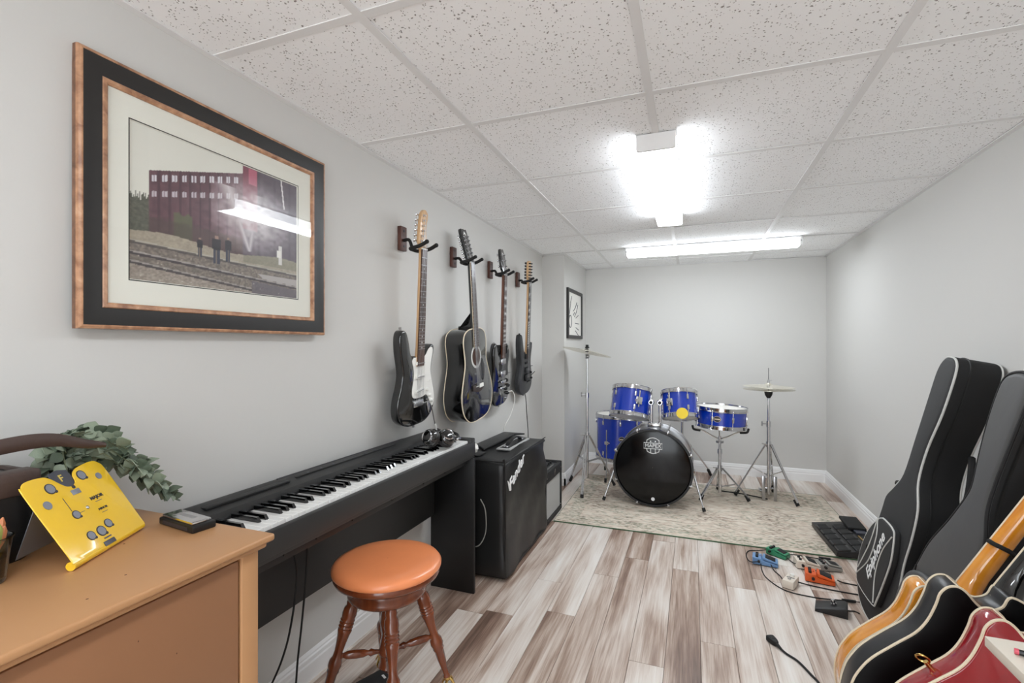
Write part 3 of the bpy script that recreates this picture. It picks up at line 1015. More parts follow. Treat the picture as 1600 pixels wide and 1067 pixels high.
        # three standing people in dark coats
        for pu, pb, pt, wd in ((.338, .215, .355, .016), (.434, .19, .395, .026), (.504, .215, .40, .018)):
            if pb < v < pt:
                t = (v - pb) / (pt - pb)
                w_ = wd * (.42 if t > .88 else (1 if t > .5 else .72))
                if abs(u - pu) < w_:
                    c = (40, 38, 44)
                    if t > .9: c = (150, 122, 110)
                    elif t < .48:
                        c = (54, 58, 74)
                        if abs(u - pu) < .004: c = (110, 100, 92)
        if g > .93 and v < .2: c = mixc(c, (214, 208, 200), .5)
        return tuple(max(0, min(255, q)) for q in c)
    photo_print('photograph', e, xb + .0058, py0 + .003, py1 - .003, pz0 + .003, pz1 - .003, paint, 230, 168)
    part('glass_pane', B().add([(xb + .0135, y0 + .058, z0 + .058), (xb + .0135, y1 - .058, z0 + .058), (xb + .0135, y1 - .058, z1 - .058), (xb + .0135, y0 + .058, z1 - .058)], [(0, 1, 2, 3)]), pane_material(), smooth=0, **W)

def pane_material():
    m, nt, p = _new('picture_pane')
    nt.nodes.remove(p)
    out = nt.nodes['Material Output']
    t = nt.nodes.new('ShaderNodeBsdfTransparent'); g = nt.nodes.new('ShaderNodeBsdfGlossy'); g.inputs['Roughness'].default_value = .01
    f = nt.nodes.new('ShaderNodeFresnel'); f.inputs[0].default_value = 1.5
    mx = nt.nodes.new('ShaderNodeMixShader')
    ge = nt.nodes.new('ShaderNodeNewGeometry')
    iv = nt.nodes.new('ShaderNodeMath'); iv.operation = 'SUBTRACT'; iv.inputs[0].default_value = 1
    nt.links.new(ge.outputs['Backfacing'], iv.inputs[1])
    mu = nt.nodes.new('ShaderNodeMath'); mu.operation = 'MULTIPLY'
    nt.links.new(f.outputs[0], mu.inputs[0]); nt.links.new(iv.outputs[0], mu.inputs[1])
    nt.links.new(mu.outputs[0], mx.inputs[0]); nt.links.new(t.outputs[0], mx.inputs[1]); nt.links.new(g.outputs[0], mx.inputs[2])
    nt.links.new(mx.outputs[0], out.inputs[0])
    return m
big_picture()

# ---- small framed drawing on the return wall
def small_picture():
    x, y0, y1, z0, z1 = XJ, 4.13, 4.715, 1.275, 1.725
    e = thing('framed_drawing', 'small black framed line drawing on the stepped wall near the drums', 'picture', (x, 4.42, z0))
    W = dict(parent=e, world=True)
    part('frame', ring_strip(B(), x, y0, y1, z0, z1, [(0, 0), (0, .018), (.004, .02), (.03, .02), (.032, .01)]), 'frameblk', smooth=20, **W)
    part('paper', B().box(x, x + .008, y0 + .03, y1 - .03, z0 + .03, z1 - .03), 'paper', smooth=0, **W)
    xx = x + .009
    bb = B()
    cy, cz = 4.24, 1.43
    bb.tube([(xx, cy + .05 * math.cos(a * .3), cz + .055 * math.sin(a * .3)) for a in range(21)], .004, 5, closed=True)
    part('drawn_circle', bb, 'slate', **W)
    for pts in ([(4.2, 1.49), (4.24, 1.56), (4.27, 1.64)], [(4.25, 1.6), (4.29, 1.66)], [(4.36, 1.53), (4.44, 1.57), (4.5, 1.62)], [(4.4, 1.48), (4.48, 1.53), (4.54, 1.6)], [(4.46, 1.47), (4.56, 1.5)], [(4.44, 1.42), (4.58, 1.42)], [(4.46, 1.38), (4.58, 1.36)], [(4.44, 1.35), (4.56, 1.31)], [(4.36, 1.49), (4.4, 1.52)]):
        part('drawn_stroke', B().tube([(xx, a, z) for a, z in pts], .0035, 5, sub=4), 'slate', **W)
small_picture()

# ---- digital piano
def piano():
    y0, y1 = .825, 2.15
    xf = -1.0
    xb = -1.24
    e = thing('digital_piano', 'black slim digital piano with 88 keys against the left wall', 'piano', (-1.11, 1.49, .66))
    W = dict(parent=e, world=True)
    part('case', B().box(xb, xf - .004, y0, y1, .66, .722, .004), 'satin', **W)
    part('key_slip', B().box(xf - .02, xf, y0, y1, .672, .738, .004), 'satin', **W)
    part('top_panel', B().slab([(xb, .66), (xb, .785), (xb + .03, .792), (-1.162, .772), (-1.158, .757), (-1.158, .7)], y0 + .0, y1, .002, T=Matrix(((1, 0, 0, 0), (0, 0, 1, 0), (0, 1, 0, 0), (0, 0, 0, 1)))), 'satin', **W)
    for a, c in ((y0, y0 + .045), (y1 - .045, y1)):
        part('end_block', B().box(-1.16, xf - .002, a, c, .70, .756, .004), 'satin', **W)
    part('key_felt', B().box(-1.1575, -1.1545, y0 + .045, y1 - .045, .73, .7515), 'black', **W)
    part('music_rest_slot', B().box(xb + .018, xb + .026, 1.15, 1.85, .7885, .7925), 'ink', **W)
    part('speaker_grille', B().box(xb + .036, xb + .06, y0 + .06, y0 + .34, .7815, .788, .001), 'black', **W)
    pw = part('control_strip', B().box(xb + .034, xb + .05, 1.2, 1.75, .7835, .7885, .001), 'black', **W)
    for k in range(8):
        part('button', B().box(xb + .038, xb + .046, 1.25 + k * .06, 1.262 + k * .06, .787, .7895, .0008), 'slate', pw, world=True)
    part('printed_mark', B().box(xb + .05, xb + .056, y0 + .16, y0 + .26, .7812, .7868), 'slate', **W)
    # keys
    K0, n = y0 + .047, 52
    kw = (y1 - y0 - .094) / n
    wk = part('white_key', B().box(-1.156, xf - .019, K0 + .0005, K0 + kw - .0005, .726, .748, .0015, seg=1), 'ivory', **W)
    for k in range(1, n): again(wk, e, Matrix.Translation((0, k * kw, 0)))
    bk = None
    pat = [0, 2, 3, 5, 6]          # gaps (A-B, C-D, D-E, F-G, G-A) counted from A
    for k in range(n - 1):
        if k % 7 not in (0, 2, 3, 5, 6): continue
        yy = K0 + (k + 1) * kw
        if bk is None:
            y_ = yy
            h = .0055
            vs = [(-1.156, yy - h, .744), (-1.056, yy - h, .744), (-1.056, yy + h, .744), (-1.156, yy + h, .744),
                  (-1.156, yy - h * .75, .760), (-1.066, yy - h * .72, .7605), (-1.066, yy + h * .72, .7605), (-1.156, yy + h * .75, .760)]
            bk = part('black_key', B().add(vs, [(0, 3, 2, 1), (4, 5, 6, 7), (0, 1, 5, 4), (1, 2, 6, 5), (2, 3, 7, 6), (3, 0, 4, 7)]), 'gloss', smooth=0, **W)
        else: again(bk, e, Matrix.Translation((0, yy - y_, 0)))
    # stand
    s = thing('piano_stand', 'black laminate panel stand under the digital piano', 'stand', (-1.11, 1.49, 0))
    S = dict(parent=s, world=True)
    for ya in (y0 + .01, y1 - .028):
        part('side_panel', B().box(-1.235, xf + .004, ya, ya + .018, 0, .659, .001), 'lam', **S)
    part('back_panel', B().box(-1.232, -1.214, y0 + .029, y1 - .029, .362, .655, .001), 'satin', **S)
    part('front_rail', B().box(xf - .05, xf - .034, y0 + .029, y1 - .029, .628, .659, .001), 'black', **S)
    for yy in (1.0, 1.12, 1.28, 1.5, 1.72, 1.9):
        part('bolt', B().cyl((xf - .034, yy, .643), (xf - .031, yy, .643), .005, n=10), 'black', **S)
    return e
piano()

# ---- cords hanging below the piano
solo('power_cord', B().tube([(-1.075, 1.06, .655), (-1.08, 1.09, .55), (-1.10, 1.09, .40), (-1.13, 1.08, .28), (-1.19, 1.05, .12), (-1.20, 1.06, .012), (-1.17, 1.2, .006)], .003, 6, sub=8), 'rubber', 'black power cord looping down left below the piano', 'cord')
solo('sustain_cable', B().tube([(-1.075, 1.13, .655), (-1.095, 1.14, .5), (-1.12, 1.15, .36), (-1.14, 1.15, .2), (-1.13, 1.14, .06), (-1.06, 1.2, .006), (-1.04, 1.335, .006)], .003, 6, sub=8), 'rubber', 'black cable hanging straight below the piano to the foot pedal', 'cable')

# ---- sustain pedal under the stool
def sustain():
    T = Matrix.Translation((-1.045, 1.41, 0)) @ Matrix.Rotation(R(-28), 4, 'Z')
    e = thing('sustain_pedal', 'flat black sustain pedal on the floor behind the stool', 'pedal', T)
    part('base', B().box(-.055, .055, -.06, .06, 0, .018, .004), 'black', e)
    part('treadle', B().box(-.045, .045, -.05, .055, .02, .03, .004, T=Matrix.Rotation(R(3), 4, 'X')), 'rubber', e)
    part('print_mark', B().box(-.01, .012, .03, .038, .0305, .0325), 'pipe', e)
sustain()

# ---- headphones on the keys
def headphones():
    base = Vector((-1.06, 1.93, .765))
    e = thing('headphones', 'black over ear headphones lying on the right end of the piano keys', 'headphones', base)
    W = dict(parent=e, world=True)
    def cup(c, ax, r):
        ax = Vector(ax).normalized(); u = ax.orthogonal().normalized(); T = frame_mat(Vector(c), u, ax.cross(u), ax)
        o = part('ear_cup', B().lathe([(.001, .030), (r * .45, .029), (r * .8, .022), (r, .009), (r * 1.02, .0), (r * .96, -.004)], 28, T), 'gloss', **W)
        part('ear_pad', B().lathe([(r * .96, -.003), (r * 1.04, -.008), (r * 1.02, -.018), (r * .85, -.024), (r * .6, -.018), (r * .5, -.006)], 28, T), 'dleather', o, world=True)
        part('cup_ring', B().lathe([(r * .62, .0262), (r * .66, .0285), (r * .7, .0255)], 28, T), 'chrome', o, world=True)
    cup((-1.075, 1.845, .807), (-.2, -.85, .35), .038)
    cup((-1.03, 1.905, .799), (.62, -.35, .7), .04)
    hb = [(-1.09, 1.85, .81), (-1.13, 1.88, .81), (-1.15, 1.97, .80), (-1.12, 2.045, .795), (-1.06, 2.05, .79), (-1.02, 2.0, .79), (-1.0, 1.945, .79)]
    part('headband', B().tube(hb, .0075, 8, sub=6), 'black', **W)
    part('band_pad', B().tube([(-1.15, 1.95, .80), (-1.13, 2.03, .795), (-1.07, 2.055, .79)], .012, 8, sub=5), 'dleather', **W)
    part('slider', B().box(-1.02, -.99, 1.935, 1.975, .781, .793, .003), 'chrome', **W)
headphones()

# ---- adjustable piano stool
def stool():
    c = Vector((-.957, 1.36, 0))
    e = thing('piano_stool', 'round wooden piano stool with orange brown seat and turned legs', 'stool', c)
    seat = part('seat', B().lathe([(.001, .498), (.12, .4985), (.155, .4965), (.172, .491), (.179, .482), (.1785, .473), (.172, .467)], 56), 'seat', e, 50)
    part('seat_rim', B().lathe([(.172, .467), (.1735, .462), (.174, .455), (.171, .448), (.160, .443), (.12, .441), (.001, .441)], 56), 'stool', seat, 50)
    part('apron', B().lathe([(.001, .428), (.118, .428), (.127, .424), (.129, .416), (.126, .408), (.129, .401), (.129, .392), (.122, .384), (.10, .378), (.001, .376)], 48), 'stool', e, 50)
    part('screw_spindle', B().lathe([(.03, .377), (.03, .445)], 20).lathe([(.026, .378), (.03, .36), (.02, .33), (.026, .29), (.018, .25), (.028, .2), (.024, .16), (.03, .14), (.012, .12), (.001, .115)][::-1], 20), 'stool', e)
    prof = [(.013, 0), (.0165, .03), (.019, .06), (.0165, .085), (.0215, .11), (.0235, .16), (.021, .2), (.0235, .215), (.0205, .23), (.0235, .245), (.0205, .26), (.0235, .275), (.0205, .29), (.023, .305), (.02, .34), (.016, .42), (.0135, .50), (.0145, .55), (.0205, .585), (.022, .63), (.0185, .66), (.0195, .68), (.0165, .70), (.0145, .8), (.011, .9), (.009, .965), (.012, .975), (.012, 1)]
    for a in (41, 131, 221, 311):
        d = Vector((math.cos(R(a)), math.sin(R(a)), 0))
        p0 = d * .105 + Vector((0, 0, .39)); p1 = d * .203 + Vector((0, 0, .052))
        lg = part('leg', B().lathe_line(prof, p0, p1, 18), 'stool', e, 50)
        ft = d * .209
        part('glass_ball', B().ball((ft.x, ft.y, .022), .021, 18, 12), 'glass', lg)
        cl = B()
        for k in range(4):
            q = R(a + 45 + k * 90); s = Vector((math.cos(q), math.sin(q), 0))
            cl.tube([p1 + Vector((0, 0, .004)), Vector((ft.x, ft.y, .044)) + s * .012, Vector((ft.x, ft.y, .026)) + s * .0245, Vector((ft.x, ft.y, .010)) + s * .019], [.006, .005, .004, .002], 6)
        cl.ball((p1.x, p1.y, .05), .013, 12, 8)
        part('claw', cl, 'gold', lg)
        # turned stretcher from leg to the spindle
        s0 = d * .16 + Vector((0, 0, .205)); s1 = d * .02 + Vector((0, 0, .19))
        part('stretcher', B().lathe_line([(.006, 0), (.008, .06), (.011, .1), (.007, .14), (.012, .22), (.0135, .4), (.012, .6), (.007, .7), (.012, .76), (.008, .84), (.006, 1)], s0, s1, 14), 'stool', e, 50)
    part('hub', B().ball((0, 0, .19), .03, 18, 10, (1, 1, .8)), 'stool', e)
stool()

# ---- covered guitar amplifier
def covered_amp():
    x0, x1, y0, y1, h = -1.2, -.895, 2.285, 3.025, .615
    e = thing('covered_amplifier', 'large amplifier under a black vinyl cover beside the piano', 'amplifier', ((x0 + x1) / 2, (y0 + y1) / 2, 0))
    W = dict(parent=e, world=True)
    bm = bmesh.new()
    bmesh.ops.create_cube(bm, size=1)
    bmesh.ops.bevel(bm, geom=list(bm.edges), offset=.04, segments=2, profile=.5, affect='EDGES')
    bmesh.ops.subdivide_edges(bm, edges=list(bm.edges), cuts=9, use_grid_fill=True)
    rp = random.Random(2)
    ws = [(rp.uniform(5, 17), rp.uniform(4, 14), rp.uniform(3, 12), rp.uniform(0, 6)) for _ in range(9)]
    for v in bm.verts:
        p = v.co
        t = p.z + .5
        X = (x0 + x1) / 2 + p.x * (x1 - x0) * (1.0 + .03 * (1 - t)); Y = (y0 + y1) / 2 + p.y * (y1 - y0) * (1 + .012 * (1 - t)); Z = .006 + t * (h - .006)
        d = sum(math.sin(a * X * 1.2 + b_ * Y + c_ * Z + f_) for a, b_, c_, f_ in ws) / 9
        # big diagonal drag folds of the front sheet
        d += .9 * math.sin(8 * Y + 11 * Z + 2.4 * math.sin(6 * Z + 3 * Y)) + .5 * math.sin(19 * Y - 13 * Z + 2 * math.sin(9 * Z))
        nrm = Vector((p.x if abs(p.x) > .45 else 0, p.y if abs(p.y) > .45 else 0, (p.z if abs(p.z) > .45 else 0) * .4))
        if nrm.length > 0: nrm.normalize()
        amp = (.012 if p.x > .4 else .006) if .03 < t < .97 else .003
        q = Vector((X, Y, Z)) + nrm * d * amp
        if t > .97: q.z += -.012 * math.sin((Y - y0) * 5.5 + X * 9) ** 2
        v.co = q
    bm.verts.index_update()
    bb = B().add([v.co.copy() for v in bm.verts], [tuple(v.index for v in f.verts) for f in bm.faces])
    bm.free()
    part('cover', bb, 'vinyl', smooth=70, **W)
    zt = h
    edge = [(x1 - .002, y0 + .004, .02), (x1 + .002, y0 - .002, .3), (x1 - .004, y0 + .006, zt - .02), (x1 - .02, y0 + .02, zt + .001)]
    part('seam', B().tube(edge, .004, 6, sub=6), 'dleather', **W)
    part('seam', B().tube([(x1 - .006, y0 + .012, zt - .004), (x1 - .004, 2.65, zt - .006), (x1 - .006, y1 - .01, zt - .004)], .0035, 6, sub=6), 'vinyl', **W)
    part('seam', B().tube([(x1 - .006, y0 + .006, zt - .006), ((x0 + x1) / 2, y0 + .002, zt - .004), (x0 + .01, y0 + .006, zt - .006)], .004, 6, sub=6), 'vinyl', **W)
    part('handle_plate', B().box(-1.06, -.975, 2.56, 2.92, zt - .006, zt + .003, .0025), 'grille', **W)
    part('handle_opening', B().box(-1.045, -.99, 2.58, 2.9, zt + .002, zt + .0045), 'black', **W)
    hp = spline([(-1.017, 2.62, zt + .004), (-1.017, 2.66, zt + .022), (-1.017, 2.74, zt + .034), (-1.017, 2.82, zt + .022), (-1.017, 2.86, zt + .004)], 6)
    vs = []; fs = []
    for p in hp:
        vs += [p + Vector((-.012, 0, 0)), p + Vector((.012, 0, 0)), p + Vector((.012, 0, .005)), p + Vector((-.012, 0, .005))]
    for i in range(len(hp) - 1):
        for k in range(4): fs.append((i * 4 + k, i * 4 + (k + 1) % 4, i * 4 + 4 + (k + 1) % 4, i * 4 + 4 + k))
    part('handle', B().add(vs, fs), 'vinyl', **W)
    for yy in (2.61, 2.87): part('handle_cap', B().box(-1.033, -1.001, yy - .018, yy + .018, zt + .003, zt + .012, .004), 'chrome', **W)
    a = R(28)
    text('script_lettering', 'Fender', .085, frame_mat(Vector((x1 + .017, 2.41, .535)), Vector((.02, math.cos(a), math.sin(a))), Vector((0, -math.sin(a), math.cos(a))), Vector((1, 0, 0))), 'whiteink', e, shear=.35, world=True, ext=.002)
    part('lettering_tail', B().tube([(x1 + .008, 2.30, .515), (x1 + .01, 2.315, .49), (x1 + .01, 2.32, .46)], [.002, .006, .003], 6), 'whiteink', **W)
covered_amp()
# music rest lying on the covered amplifier, paper and pad
mr = B().slab([(-1.105, 2.49), (-1.1, 2.97), (-1.045, 3.02), (-1.195, 3.02), (-1.2, 2.60)], .618, .628, .002)
solo('music_rest', mr, 'satin', 'dark flat music rest board lying on the covered amplifier', 'music rest')
def crumple():
    bb = B(); rp = random.Random(9)
    bb.ball((-1.135, 2.40, .645), .032, 14, 10, (1.0, 1.2, .85))
    for i, p in enumerate(bb.v):
        k = 1 + .35 * (rp.random() - .5)
        c_ = Vector((-1.135, 2.40, .645)); bb.v[i] = c_ + (p - c_) * k
        bb.v[i].z = max(.6215, bb.v[i].z)
    solo('crumpled_tissue', bb, 'paper', 'crumpled white tissue at the near end of the covered amplifier', 'tissue', smooth=10)
crumple()
solo('remote_pad', B().box(-1.16, -1.07, 2.34, 2.44, .6165, .622, .002), 'black', 'thin black pad under the tissue on the covered amplifier', 'pad')
solo('amplifier_cord', B().tube([(-1.02, 2.255, .42), (-1.0, 2.27, .36), (-1.0, 2.275, .25), (-1.03, 2.268, .18), (-1.08, 2.26, .16)], .003, 6, sub=6), 'pgy', 'grey cord end hanging between piano stand and covered amplifier', 'cord')

# ---- small combo amplifier
def small_amp():
    x0, x1, y0, y1, h = -1.11, -.905, 3.05, 3.46, .36
    e = thing('combo_amplifier', 'small black combo amplifier with silver grille beyond the covered one', 'amplifier', ((x0 + x1) / 2, (y0 + y1) / 2, 0))
    W = dict(parent=e, world=True)
    part('cabinet_side', B().box(x0, x1, y0, y0 + .016, .008, h, .004), 'amp', **W)
    part('cabinet_side', B().box(x0, x1, y1 - .016, y1, .008, h, .004), 'amp', **W)
    part('cabinet_bottom', B().box(x0, x1, y0 + .016, y1 - .016, .008, .035, .003), 'amp', **W)
    part('cabinet_back', B().box(x0 + .004, x0 + .016, y0 + .016, y1 - .016, .03, h - .004), 'amp', **W)
    part('cabinet_top', B().box(x0, x0 + .09, y0 + .016, y1 - .016, h - .016, h, .003), 'amp', **W)
    part('front_bar', B().box(x1 - .03, x1 - .002, y0 + .016, y1 - .016, h - .075, h - .006, .003), 'amp', **W)
    cp = part('control_panel', B().box(x0 + .088, x1 - .028, y0 + .016, y1 - .016, h - .03, h - .018), 'steel', **W)
    for k in range(7):
        yy = y0 + .05 + k * .05
        part('knob', B().lathe([(.011, 0), (.011, .004), (.008, .006), (.007, .018), (.001, .019)], 16, Matrix.Translation((x0 + .135, yy, h - .018))), 'black', cp, world=True)
    part('grille_cloth', B().box(x1 - .022, x1 - .012, y0 + .016, y1 - .016, .035, h - .075), 'grille', **W)
    text('badge', 'f', .05, frame_mat(Vector((x1 - .0015, (y0 + y1) / 2 + .01, h - .04)), Vector((0, 1, 0)), Vector((0, 0, 1)), Vector((1, 0, 0))), 'chrome', e, shear=.3, world=True, ext=.001, bold=.002)
    for yy in (y0 + .03, y1 - .03):
        for zz in (.05, h - .04):
            part('screw', B().cyl((x1 - .012, yy, zz), (x1 - .001, yy, zz), .005, n=10), 'chrome', **W)
    for yy in (y0 + .04, y1 - .04):
        for xx in (x0 + .03, x1 - .03): part('foot', B().cyl((xx, yy, 0), (xx, yy, .01), .012, n=12), 'rubber', **W)
small_amp()
# ================================================================ GUITARS ON THE WALL
def sp2(pts, n=5):
    return [(p.x, p.y) for p in spline([(a, b_, 0) for a, b_ in pts], n, True)]

def wall_guitar_frame(nut, bot):
    nut = Vector(nut); bot = Vector(bot)
    v = (nut - bot).normalized()
    n = Vector((1, 0, 0)); n = (n - v * n.dot(v)).normalized()
    u = v.cross(n)
    return frame_mat(bot, u, v, n), (nut - bot).length

def neck_parts(e, v0, L, z, w0=.056, w1=.043, board='rose', neckm='maple', heel=None, nfret=21, inlay='dot', scale=.63, thick=.021):
    """fingerboard from v0 (body end) to L (nut); z = level of the fingerboard's underside"""
    bd = part('fingerboard', B().slab([(-w0 / 2, v0), (w0 / 2, v0), (w1 / 2, L), (-w1 / 2, L)], z, z + .0055, .001), board, e)
    part('nut', B().box(-w1 / 2, w1 / 2, L, L + .005, z, z + .008, .001), 'white', bd)
    fr = B(); il = B()
    d = 0
    for k in range(1, nfret + 1):
        dn = scale * (1 - 2 ** (-k / 12)); v = L - dn
        if v < v0 + .004: break
        t = (v - v0) / (L - v0); hw = (w0 + (w1 - w0) * t) / 2
        fr.box(-hw, hw, v - .0012, v + .0012, z + .0052, z + .0068)
        mid = L - (dn + scale * (1 - 2 ** (-(k - 1) / 12))) / 2; fw = dn - scale * (1 - 2 ** (-(k - 1) / 12))
        if inlay == 'dot' and k in (3, 5, 7, 9, 12, 15, 17, 19, 21):
            for o in ((-.011, .011) if k == 12 else (0,)): il.cyl((o, mid, z + .005), (o, mid, z + .0062), .0035, n=12)
        if inlay == 'block' and k in (3, 5, 7, 9, 12, 15, 17, 19, 21): il.box(-hw * .7, hw * .7, mid - fw * .32, mid + fw * .32, z + .005, z + .0062)
        if inlay == 'shark' and k % 2 == 1 or inlay == 'shark' and k in (12, 14, 16, 18, 20):
            il.slab([(-hw * .85, mid - fw * .36), (hw * .85, mid + fw * .36), (-hw * .85, mid + fw * .36)], z + .005, z + .0062)
    part('frets', fr, 'steel', bd, 0)['kind'] = 'stuff'
    if il.v: part('inlays', il, 'ivory' if inlay != 'shark' else 'white', bd)['kind'] = 'stuff'
    # rounded neck back
    n = 10
    vs = []; fs = []
    rows = 12
    for i in range(rows + 1):
        t = i / rows; v = v0 + (L - v0) * t
        hw = (w0 + (w1 - w0) * t) / 2 - .0005
        th = thick + (.02 * max(0, (.12 - t) / .12) ** 1.5 if heel else 0)
        for k in range(n + 1):
            a = PI * k / n
            vs.append((-hw * math.cos(a), v, z - th * math.sin(a) ** .8))
    for i in range(rows):
        for k in range(n): fs.append((i * (n + 1) + k, i * (n + 1) + k + 1, (i + 1) * (n + 1) + k + 1, (i + 1) * (n + 1) + k))
    fs += [tuple(range(n + 1)), tuple((rows * (n + 1) + k) for k in range(n, -1, -1))]
    part('neck', B().add(vs, fs), neckm, e, 50)

def tuner_at(e, hd, u, v, z, side, proto, m='chrome'):
    """post on the face, button out to the side (side = -1 left, 1 right)"""
    if proto[0] is None:
        bb = B().cyl((0, 0, 0), (0, 0, .013), .004, n=10).cyl((0, 0, -.001), (0, 0, .002), .006, n=10)
        bb.cyl((0, 0, -.018), (.024, 0, -.018), .0025, n=8).ball((.031, 0, -.018), .0085, 12, 8, (.9, 1, .45)).box(-.007, .008, -.007, .007, -.024, -.014, .002)
        proto[0] = bb.mesh('tuner', M[m])
    o = link('tuner', proto[0], hd)
    o.matrix_basis = Matrix.Translation((u, v, z)) @ (Matrix.Rotation(PI, 4, 'Z') if side < 0 else Matrix.Identity(4))
    return o

def strings(e, n, v_b, z_b, w_b, L, z_n, w_n, tops):
    bb = B()
    for k in range(n):
        t = k / (n - 1) - .5
        pts = [(t * w_b, v_b, z_b), (t * w_n, L + .002, z_n)]
        if tops: pts.append(tops[k % len(tops)])
        bb.tube(pts, .0006 if k > n // 2 else .0009, 4)
    part('strings', bb, 'steel', e, 0)['kind'] = 'stuff'

def knob(e, u, v, z, m, r=.009, h=.012):
    part('knob', B().lathe([(r, 0), (r * .95, h * .5), (r * .75, h * .55), (r * .7, h), (.001, h)], 16, Matrix.Translation((u, v, z))), m, e)

def hanger(y, z, xw, neck, label):
    """walnut block on the wall, arm and padded fork under the headstock"""
    e = thing('guitar_hanger', label, 'hanger', (xw, y, z), 'wall guitar hangers')
    W = dict(parent=e, world=True)
    blk = part('block', B().box(xw, xw + .02, y - .024, y + .024, z - .055, z + .055, .003), 'walnut', **W)
    for zz in (z + .035, z - .035): part('screw', B().cyl((xw + .019, y, zz), (xw + .0215, y, zz), .0055, n=12), 'ink', blk, world=True)
    nx, ny, nz_ = neck
    fx = nx - .028
    part('arm', B().tube([(xw + .018, y, z - .008), (xw + .05, (y * 2 + ny) / 3, z - .01), (fx - .012, ny, nz_ - .006)], .0075, 10, sub=5), 'rubber', **W)
    part('fork', B().tube([(nx + .058, ny - .041, nz_ + .014), (nx + .02, ny - .041, nz_ - .002), (fx, ny - .034, nz_ - .008), (fx - .008, ny, nz_ - .008), (fx, ny + .034, nz_ - .008), (nx + .02, ny + .041, nz_ - .002), (nx + .058, ny + .041, nz_ + .014)], .0085, 10, sub=5), 'rubber', **W)
    for s in (-1, 1): part('prong_tip', B().ball((nx + .058, ny + s * .041, nz_ + .014), .0095, 12, 8), 'rubber', **W)

# ---- black and white double cutaway guitar
def strat():
    T, L = wall_guitar_frame((-1.125, 1.862, 1.637), (-1.18, 1.905, .848))
    e = thing('electric_guitar', 'glossy black electric guitar with white pickguard hanging first on the wall', 'guitar', T, 'guitars hung on the wall')
    o = [(0, 0), (.075, .006), (.13, .04), (.152, .095), (.145, .15), (.122, .20), (.112, .245), (.122, .295), (.133, .335), (.126, .362), (.104, .362), (.078, .335), (.05, .308), (.03, .305), (-.03, .318), (-.052, .312), (-.07, .335), (-.085, .385), (-.108, .428), (-.136, .432), (-.152, .405), (-.148, .345), (-.132, .285), (-.122, .24), (-.13, .19), (-.15, .135), (-.156, .085), (-.138, .038), (-.08, .006)]
    o = sp2(o)
    part('body', B().slab(o, -.042, 0, .008), 'gloss', e, 50)
    pg = [(.03, .312), (.052, .318), (.078, .345), (.105, .352), (.116, .335), (.106, .29), (.10, .245), (.112, .2), (.132, .155), (.142, .11), (.135, .075), (.118, .07), (.1, .095), (.07, .13), (.03, .125), (-.02, .125), (-.048, .135), (-.052, .17), (-.042, .22), (-.046, .26), (-.058, .29), (-.055, .305), (-.03, .312)]
    pgo = part('pickguard', B().slab(sp2(pg, 4), 0, .0025, .0008), 'white', e, 50)
    for v, tl in ((.285, 0), (.222, 0), (.158, 10)):
        part('pickup', B().box(-.036, .036, -.0085, .0085, .0, .009, .004, T=Matrix.Translation((.004, v, .002)) @ Matrix.Rotation(R(tl), 4, 'Z')), 'white', pgo)
        part('pole_pieces', B().add([], []).box(-.028, .028, -.002, .002, .009, .0098, T=Matrix.Translation((.004, v, .002)) @ Matrix.Rotation(R(tl), 4, 'Z')), 'steel', pgo)
    knob(pgo, .072, .155, .0025, 'white'); knob(pgo, .093, .125, .0025, 'white'); knob(pgo, .114, .096, .0025, 'white')
    part('selector_switch', B().cyl((.088, .195, .002), (.09, .198, .016), .002, n=8).box(.075, .1, .19, .1935, .002, .004), 'white', pgo)
    br = part('bridge', B().box(-.04, .04, .085, .115, 0, .006, .002), 'chrome', e)
    for k in range(6): part('saddle', B().box(-.033 + k * .0115, -.024 + k * .0115, .09, .108, .005, .0105, .001), 'steel', br)
    part('jack_plate', B().slab(sp2([(.085, .10), (.1, .085), (.112, .05), (.102, .035), (.088, .05), (.08, .08)], 4), 0, .004, .002), 'chrome', e)
    part('tremolo_arm', B().tube([(.038, .095, .008), (.055, .10, .022), (.075, .07, .03), (.105, .0, .03), (.12, -.035, .03)], .0028, 8, sub=5), 'steel', e)
    part('arm_tip', B().tube([(.112, -.015, .03), (.126, -.05, .03)], .005, 10), 'white', e)
    for u, v in ((0, -.002), (-.128, .435)): part('strap_button', B().cyl((u, v, -.02), (u * 1.02, v + (.012 if v > .2 else -.012), -.02), .006, n=12), 'steel', e)
    neck_parts(e, .272, L, .006, board='rose', neckm='maple', heel=1)
    hd = part('headstock', B().slab(sp2([(-.021, L), (-.024, L + .018), (-.034, L + .034), (-.031, L + .08), (-.026, L + .13), (-.016, L + .162), (.006, L + .176), (.027, L + .166), (.033, L + .145), (.026, L + .118), (.024, L + .09), (.03, L + .05), (.027, L + .02), (.0215, L)], 4), -.012, .003, .002), 'maple', e, 50)
    pr = [None]; tops = []
    for k in range(6):
        v = L + .036 + k * .0225; u = -.017 + k * .0022
        tuner_at(e, hd, u, v, .003, -1, pr); tops.append((u, v, .012))
    strings(e, 6, .1, .0105, .055, L, .0145, .036, tops)
    hanger(1.873, 1.697, xleft(1.873, 1.697), T @ Vector((0, L + .010, -.012)), 'walnut hanger block with black fork holding the black and white guitar')
strat()

